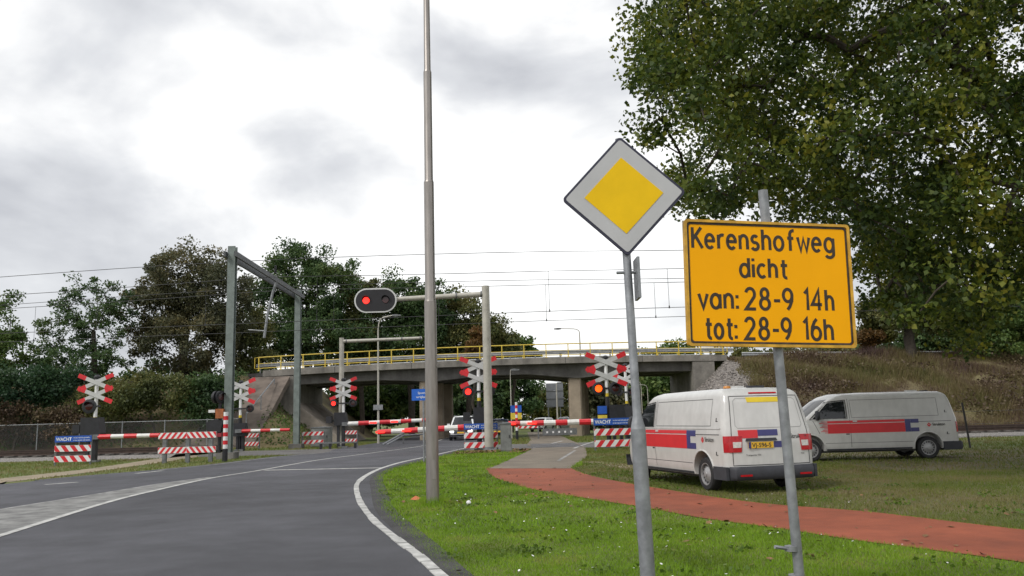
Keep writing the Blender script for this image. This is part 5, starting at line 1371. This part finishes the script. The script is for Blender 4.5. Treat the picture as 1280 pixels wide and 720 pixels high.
bg_tree('broadleaf_tree', 'tree top above the bridge rail behind the diamond sign post', 845, 95, [(845, 450, 95, 36, 24), (815, 455, 95, 24, 20)], 60, 1.2, 8000, .28, lm_mid, .2)
# hedges and shrubs low at left
def shrub(name, label, u, y, lobes, nc, cr, nl, leaf, lm, group='shrubs behind the railway'): return bg_tree(name, label, u, y, lobes, nc, cr, nl, leaf, lm, .08, 0, 'shrub', group)
shrub('ivy_hedge', 'dark ivy covered hedge at far left behind the fence', 40, 58.5, [(30, 490, 58.5, 75, 34, 2), (75, 480, 58.5, 40, 24, 2), (-30, 485, 58.5, 50, 40, 2)], 110, 1.0, 20000, .17, lm_ivy)
shrub('bramble_thicket', 'reddish dry climber on the fence at left edge', 15, 57.2, [(5, 525, 57.2, 45, 26, .7), (70, 530, 57.2, 50, 24, .7)], 60, .7, 7000, .13, lm_dry)
shrub('shrub', 'yellowish shrub behind the fence right of the leftmost cross', 195, 58.5, [(165, 492, 58.5, 40, 28, 2), (215, 488, 58.5, 48, 26, 2), (130, 505, 58.5, 40, 25, 1.5)], 100, .9, 17000, .16, lm_olive)
shrub('shrub', 'dark shrub behind the portal mast foot', 270, 58.5, [(258, 500, 58.5, 36, 34, 1.6), (282, 490, 58.5, 24, 30, 1.6)], 60, .8, 9000, .16, lm_dark)
shrub('shrub', 'dark undergrowth filling the gap behind the left trees', 150, 70, [(60, 492, 70, 90, 30, 2), (200, 482, 70, 90, 34, 2), (300, 485, 70, 60, 30, 2)], 140, 1.1, 18000, .25, lm_dark)
# beyond the bridge openings
for (u, y, lobes, nl, lm, label) in (
    (475, 92, [(450, 505, 92, 60, 34, 4), (515, 500, 92, 55, 36, 4)], 26000, lm_mid, 'green shrubs seen below the bridge, left of the piers'),
    (590, 112, [(545, 500, 112, 50, 38, 4), (600, 498, 112, 50, 40, 4), (645, 495, 112, 34, 40, 4)], 36000, lm_dark, 'dark trees seen below the bridge between the piers'),
    (680, 125, [(678, 510, 125, 26, 26, 3), (715, 505, 125, 34, 32, 3)], 14000, lm_yel, 'yellowish bushes seen below the bridge behind sign backs'),
    (755, 92, [(742, 500, 92, 26, 40, 3), (772, 505, 92, 30, 36, 3)], 16000, lm_autumn, 'brown bushes below the bridge behind orange lit signal'),
    (820, 92, [(810, 495, 92, 36, 38, 3), (845, 490, 92, 32, 40, 3)], 18000, lm_mid, 'green bushes below the bridge beside the right abutment'),
    (560, 150, [(480, 505, 150, 70, 30, 5), (580, 505, 150, 70, 32, 5), (740, 505, 150, 60, 30, 5), (830, 505, 150, 50, 30, 5)], 26000, lm_dark, 'far dark belt of trees closing the view under the bridge')):
    bg_tree('far_bushes', label, u, y, lobes, 110, 1.3, nl, .34, lm, .05, 0, 'bush', 'bushes beyond the bridge')
# on the right embankment
bg_tree('embankment_tree', 'yellow green tree on the embankment just right of the text board', 1098, 70, [(1098, 400, 70, 24, 30)], 40, .9, 7000, .24, lm_yel, .16, 5.6, 'tree', 'trees on the embankment')
bg_tree('red_bush', 'small rust red bush on the embankment below the text board corner', 1086, 67.4, [(1086, 424, 67.4, 18, 12)], 20, .5, 3000, .18, lm_orange, .05, 5.9, 'bush', 'trees on the embankment')
bg_tree('embankment_tree', 'olive tree with bare trunk standing on top of the embankment', 1147, 64.6, [(1150, 350, 64.6, 45, 45), (1130, 385, 64.6, 36, 34), (1175, 390, 64.6, 40, 34)], 150, .9, 24000, .19, lm_olive, .40, 5.2, 'tree', 'trees on the embankment')
bg_tree('embankment_tree', 'bright green tree on the embankment at the right edge', 1240, 66, [(1225, 400, 66, 40, 36), (1265, 390, 66, 45, 45), (1250, 430, 66, 60, 20)], 180, .9, 32000, .19, lm_mid, .3, 5.2, 'tree', 'trees on the embankment')
bg_tree('embankment_tree', 'dark backdrop tree behind the olive tree', 1195, 78, [(1180, 420, 78, 60, 36), (1250, 410, 78, 60, 45), (1120, 432, 78, 40, 18)], 120, 1.4, 20000, .32, lm_dark, .3, 5.2, 'tree', 'trees on the embankment')

bg_tree('hedge', 'low hedge on the embankment hidden mostly by the text board', 980, 82, [(925, 446, 82, 40, 12, 1.5), (985, 446, 82, 45, 12, 1.5), (1045, 442, 82, 45, 16, 1.5)], 80, .9, 12000, .25, lm_olive, .06, 5.0, 'hedge', 'trees on the embankment')

# the great plane tree whose crown fills the upper right
def big_tree():
    rng = np.random.default_rng(42)
    bx, by = 16.6, 22.5
    t = thing('plane_tree', 'huge plane tree whose dark crown fills the upper right', 'tree', (bx, by, 0))
    outline = [(825, -300), (812, -60), (808, 0), (800, 60), (795, 105), (808, 150), (812, 175), (838, 215), (850, 258), (905, 272), (1000, 280), (1060, 292), (1072, 330), (1088, 375), (1108, 420), (1170, 436), (1250, 432), (1330, 430), (1600, 400), (1700, 100), (1600, -300), (1300, -420), (950, -420)]
    cl = []
    while len(cl) < 1150:
        u, v = rng.uniform(785, 1700), rng.uniform(-420, 440)
        if not inside(outline, np.array([u]), np.array([v]))[0]: continue
        y = rng.uniform(15.5, 30.5); p = dp(u, v, y)
        hd_ = math.hypot(p.x - bx, p.y - by)
        if hd_ > 14.6 or p.z > 20.5 or p.z < 3.0: continue
        if p.z > 13 and hd_ > 14.6 * math.cos((p.z - 13) / 7.5 * 1.35): continue
        if hd_ < 4.5 and rng.random() < .6: continue
        cl.append((p.x - bx, p.y - by, p.z))
    tp = [(0, 0, -.1), (.05, .02, 1.5), (0, .1, 3.2), (-.3, .1, 5.0), (-.6, .2, 7.2), (-.8, .1, 9.6), (-.9, .1, 12.0), (-.9, .2, 14.6), (-.7, .2, 17.0)]
    tr, lb = limbs(None, tp, .62, rng, cl)
    tr.build('trunk', bark_pale, t)
    for q in lb: q.build('limb', bark, t)
    sp = .82 * rng.uniform(.55, 1.4, len(cl))
    V, F = leaf_cloud(cl, sp, 235000, .112, rng, .7)
    put('crown', fast_mesh('crown', V, F, lm_plane), t)
big_tree()

# dry scrub over the right embankment, undergrowth on the left slope
def scrub(name, label, fn, n, x0, x1, y0, y1, size, lm, hmax, cond):
    rng = np.random.default_rng(n); P = []
    while len(P) < n:
        x, y = rng.uniform(x0, x1), rng.uniform(y0, y1); z = fn(x, y)
        if not cond(x, y, z): continue
        k = .5 + .5 * math.sin(x * .9 + 1.7 * math.sin(y * .6)) * math.sin(y * 1.1 + x * .35)
        P.append((x, y, z + rng.random() ** 1.5 * hmax * (.25 + k)))
    V, F = leaf_faces(np.array(P), size, rng, .8); tag(put(name, fast_mesh(name, V, F, lm)), label, 'scrub', kind='stuff')
def tall_grass(name, label, fn, n, x0, x1, y0, y1, h, w, lm, cond, seed):
    rng = np.random.default_rng(seed); x, y = rng.uniform(x0, x1, n), rng.uniform(y0, y1, n)
    z = np.array([fn(a, b) for a, b in zip(x, y)]); k = np.array([cond(a, b, c) for a, b, c in zip(x, y, z)]); x, y, z = x[k], y[k], z[k]; n = len(x)
    patch = .65 + .6 * np.sin(x * .55 + 1.3 * np.sin(y * .5)) * np.sin(y * .8 + x * .3)
    hh = h * rng.uniform(.4, 1.2, n) * np.clip(patch, .2, 1.4); a = rng.uniform(0, 2 * np.pi, n); b = rng.uniform(0, 2 * np.pi, n); le = hh * rng.uniform(.1, .8, n); ww = w * rng.uniform(.5, 1.3, n)
    V = np.stack([np.stack([x - np.cos(a) * ww, y - np.sin(a) * ww, z - .1], 1), np.stack([x + np.cos(a) * ww, y + np.sin(a) * ww, z - .1], 1), np.stack([x + np.cos(b) * le, y + np.sin(b) * le, z + hh], 1)], 1).reshape(-1, 3)
    tag(put(name, fast_mesh(name, V, np.arange(len(V)).reshape(-1, 3), lm)), label, 'grass', kind='stuff')
tall_grass('dry_grass', 'tall tan and purple brown dry grass covering the right embankment', emb_r, 150000, 16.6, 62, 52.5, 66.4, .75, .035, lm_tan, lambda x, y, z: z > .03 and z < 5.75 and x > 16.9 + .5 * math.sin(y * 2), 77)
scrub('dry_scrub', 'brown brambles scattered over the right embankment', emb_r, 15000, 17.4, 62, 53.5, 65.2, .15, lm_dry, 1.0, lambda x, y, z: z > .05 and z < 5.2 and math.sin(x * .42 + 1.1 * math.sin(y * .5)) * math.sin(y * .45 + 1) > .1)
scrub('low_scrub', 'dark weeds growing on the slope below the left bridge end', emb_l, 12000, -60, -14.5, 57.6, 64.8, .16, lm_mid, .6, lambda x, y, z: z > .05 and not (-21.2 < x < -18.2))

# ---- grass blades
def road_mask(x, y):
    m_ = np.zeros(len(x), bool)
    RL = [(p.x, p.y) for p in smooth_line(road_left)] + [(p.x, p.y) for p in reversed(smooth_line(road_right))]
    RP = [(p.x, p.y) for p in smooth_line(red_lo)] + [(p.x, p.y) for p in reversed(smooth_line(red_hi))]
    PP = [(p.x, p.y) for p in smooth_line(pl)] + [(p.x, p.y) for p in reversed(smooth_line(pr))]
    SP = [(p.x, p.y) for p in smooth_line(sand_l)] + [(p.x, p.y) for p in reversed(smooth_line(sand_r))]
    for poly in (RL, RP, PP, SP): m_ |= inside(poly, x, y)
    tyv = np.where(x < 2, 46.5 - .1 * (x + 13), 45.0 - .02 * (x - 2)); m_ |= (np.abs(y - tyv) < 4.35)
    return m_
def blades(rng, n, x0, x1, y0, y1, h, w):
    x, y = rng.uniform(x0, x1, n), rng.uniform(y0, y1, n)
    k = (np.abs(x) < y * .78 + 1.5); x, y = x[k], y[k]
    k = ~road_mask(x + rng.normal(0, .055, len(x)), y + rng.normal(0, .055, len(x))); x, y = x[k], y[k]; n = len(x)
    patch = np.sin(x * 1.3 + 2 * np.sin(y * .7)) * np.sin(y * 1.7 + np.sin(x * 2.1)) * .25 + .85
    hh = h * rng.uniform(.45, 1.3, n) * patch; a = rng.uniform(0, 2 * np.pi, n); le = rng.uniform(.1, .9, n) * hh; b = rng.uniform(0, 2 * np.pi, n)
    ww = w * rng.uniform(.6, 1.3, n)
    z = np.zeros(n)
    V = np.stack([np.stack([x - np.cos(a) * ww, y - np.sin(a) * ww, z], 1), np.stack([x + np.cos(a) * ww, y + np.sin(a) * ww, z], 1), np.stack([x + np.cos(b) * le, y + np.sin(b) * le, hh], 1)], 1).reshape(-1, 3)
    return V
lm_grass = leaf_mat('grass_blades', [(0.112, 0.168, 0.013), (0.168, 0.291, 0.013), (0.213, 0.370, 0.016), (0.302, 0.291, 0.067)], trans=.3, pscale=.85, rough=.6)
lm_meadow = leaf_mat('meadow_blades', [(0.094, 0.143, 0.015), (0.143, 0.182, 0.029), (0.198, 0.182, 0.061), (0.253, 0.182, 0.105)], trans=.3, pscale=.35, rough=.6)
rg = np.random.default_rng(3)
Vn = np.concatenate([blades(rg, 330000, -4, 9, 5.0, 12, .042, .0035), blades(rg, 170000, -5, 13, 12, 20, .05, .006), blades(rg, 70000, -5, 9, 20, 30, .055, .010), blades(rg, 30000, -5, 8, 30, 41, .07, .014)])
split = Vn.reshape(-1, 3, 3).mean(1)
RPh = [(p.x, p.y) for p in smooth_line(red_hi)]
# meadow = right of / beyond the red path
mead_poly = RPh + [(30, -2), (60, 40), (3.3, 42), (2.0, 26)]
mk = inside(mead_poly, split[:, 0], split[:, 1])
for nm, sel, lm, label in (('verge_grass', ~mk, lm_grass, 'bright green mown grass between the road and the red path'), ('meadow_grass', mk, lm_meadow, 'worn olive grass where the two vans are parked')):
    V = Vn.reshape(-1, 3, 3)[sel].reshape(-1, 3)
    tag(put(nm, fast_mesh(nm, V, np.arange(len(V)).reshape(-1, 3), lm)), label, 'grass', kind='stuff')
V = np.concatenate([blades(rg, 50000, 6, 34, 20, 40, .08, .014), blades(rg, 40000, -45, -8, 26, 43, .09, .016), blades(rg, 16000, -14, 12, 40, 64, .10, .02), blades(rg, 24000, -60, 60, 50, 62, .14, .03)])
tag(put('far_grass', fast_mesh('far_grass', V, np.arange(len(V)).reshape(-1, 3), lm_meadow)), 'rough grass strips along the railway tracks', 'grass', kind='stuff')
# meadow soil under the vans
ms = [(p.x, p.y) for p in smooth_line(red_hi)]
mb = MB(); poly = [(x + .15, y + .05) for x, y in ms if y > 2][::-1]; 
poly = [(26, 3), (30, 29)] + [(8, 30.0), (3.2, 28)] + [p for p in [(q[0], q[1]) for q in reversed(poly)]]
bm = bmesh.new(); f = bm.faces.new([bm.verts.new((p[0], p[1], .004)) for p in poly]); bmesh.ops.triangulate(bm, faces=[f]); me = bpy.data.meshes.new('meadow'); bm.to_mesh(me); bm.free(); me.materials.append(meadow_soil)
tag(put('meadow_ground', me), kind='structure')

# ---- daisies and fallen leaves
def specks(name, label, cat, n, size, mt, z, clusters, seed, box):
    rng = np.random.default_rng(seed); c = np.stack([rng.uniform(box[0], box[1], clusters), rng.uniform(box[2], box[3], clusters)], 1)
    i = rng.integers(0, clusters, n); p = c[i] + rng.normal(0, .45, (n, 2)); k = ~road_mask(p[:, 0], p[:, 1]) & (np.abs(p[:, 0]) < p[:, 1] * .75); p = p[k]; n = len(p)
    V = []; F = []
    for q in p:
        o = len(V); s_ = size * rng.uniform(.6, 1.3); zz = z * rng.uniform(.6, 1.3); ax, ay = rng.normal(0, .25, 2)
        for j in range(6): a = j * math.pi / 3; V.append((q[0] + s_ * math.cos(a), q[1] + s_ * math.sin(a), zz + s_ * (ax * math.cos(a) + ay * math.sin(a))))
        F += [(o, o + 1, o + 2, o + 3), (o, o + 3, o + 4, o + 5)]
    tag(put(name, fast_mesh(name, np.array(V), np.array(F), mt)), label, cat, kind='stuff')
specks('daisies', 'tiny white daisies scattered over the green verge', 'flowers', 230, .012, white, .05, 30, 5, (-1.6, 4.5, 5.5, 17))
specks('leaf_litter', 'brown leaf litter gathered at the foot of the gantry post', 'leaves', 900, .05, mat('dead_leaf', (.12, .06, .025), .8, 0, .4, 5, col2=(.24, .14, .06)), .05, 14, 21, (-2.6, 2.0, 37.2, 40.5))
specks('fallen_leaves', 'brown fallen leaves scattered over the grass', 'leaves', 260, .035, mat('dead_leaf', (.12, .06, .025), .8, 0, .4, 5, col2=(.24, .14, .06)), .045, 40, 8, (-2, 12, 5.5, 26))

# ---- broad-leaved weeds and taller tufts that break up the verge
rng = np.random.default_rng(91)
P = []
for k in range(260):
    cx, cy = rng.uniform(-3, 8), rng.uniform(5.2, 24) ; n = rng.integers(8, 40); r_ = rng.uniform(.06, .22)
    P += [(cx + rng.normal(0, r_), cy + rng.normal(0, r_), rng.uniform(.015, .06)) for _ in range(n)]
P = np.array(P); k = ~road_mask(P[:, 0], P[:, 1]) & (np.abs(P[:, 0]) < P[:, 1] * .8); P = P[k]
V, F = leaf_faces(P, .045, rng, 1.2)
tag(put('weeds', fast_mesh('weeds', V, F, leaf_mat('weed_leaves', [(.065, .11, .016), (.09, .16, .02), (.13, .20, .025), (.19, .18, .045)], pscale=1.2))), 'low broad leaved weeds in patches on the verge', 'weeds', kind='stuff')

# longer grass left standing round the posts, and leaves blown onto the red path
V = []
for (cx, cy, rr_) in ((lp.x, lp.y, .16), (pc.x, pc.y, .10), (bc.x + .05, bc.y + .07, .10)):
    for _ in range(700):
        a = rng.uniform(0, 6.283); r_ = rr_ + abs(rng.normal(0, .07)); x, y = cx + r_ * math.cos(a), cy + r_ * math.sin(a); h_ = rng.uniform(.06, .17); b = rng.uniform(0, 6.283); w_ = .004
        V += [(x - w_, y, 0), (x + w_, y, 0), (x + math.cos(b) * h_ * .5, y + math.sin(b) * h_ * .5, h_)]
V = np.array(V); tag(put('post_tufts', fast_mesh('post_tufts', V, np.arange(len(V)).reshape(-1, 3), lm_grass)), 'longer grass tufts round the feet of the posts', 'grass', kind='stuff')
P = []
RPP = [(p.x, p.y) for p in smooth_line(red_lo)] + [(p.x, p.y) for p in reversed(smooth_line(red_hi))]
xs, ys = rng.uniform(-1, 9, 900), rng.uniform(6, 26, 900); k = inside(RPP, xs, ys) ; xs, ys = xs[k][:70], ys[k][:70]
V, F = leaf_faces(np.stack([xs, ys, np.full(len(xs), .022)], 1), .07, rng, 6.0)
V[:, 2] = np.maximum(V[:, 2], .013)
tag(put('path_leaves', fast_mesh('path_leaves', V, F, MATS['dead_leaf'])), 'scattered brown leaves lying on the red cycle path', 'leaves', kind='stuff')
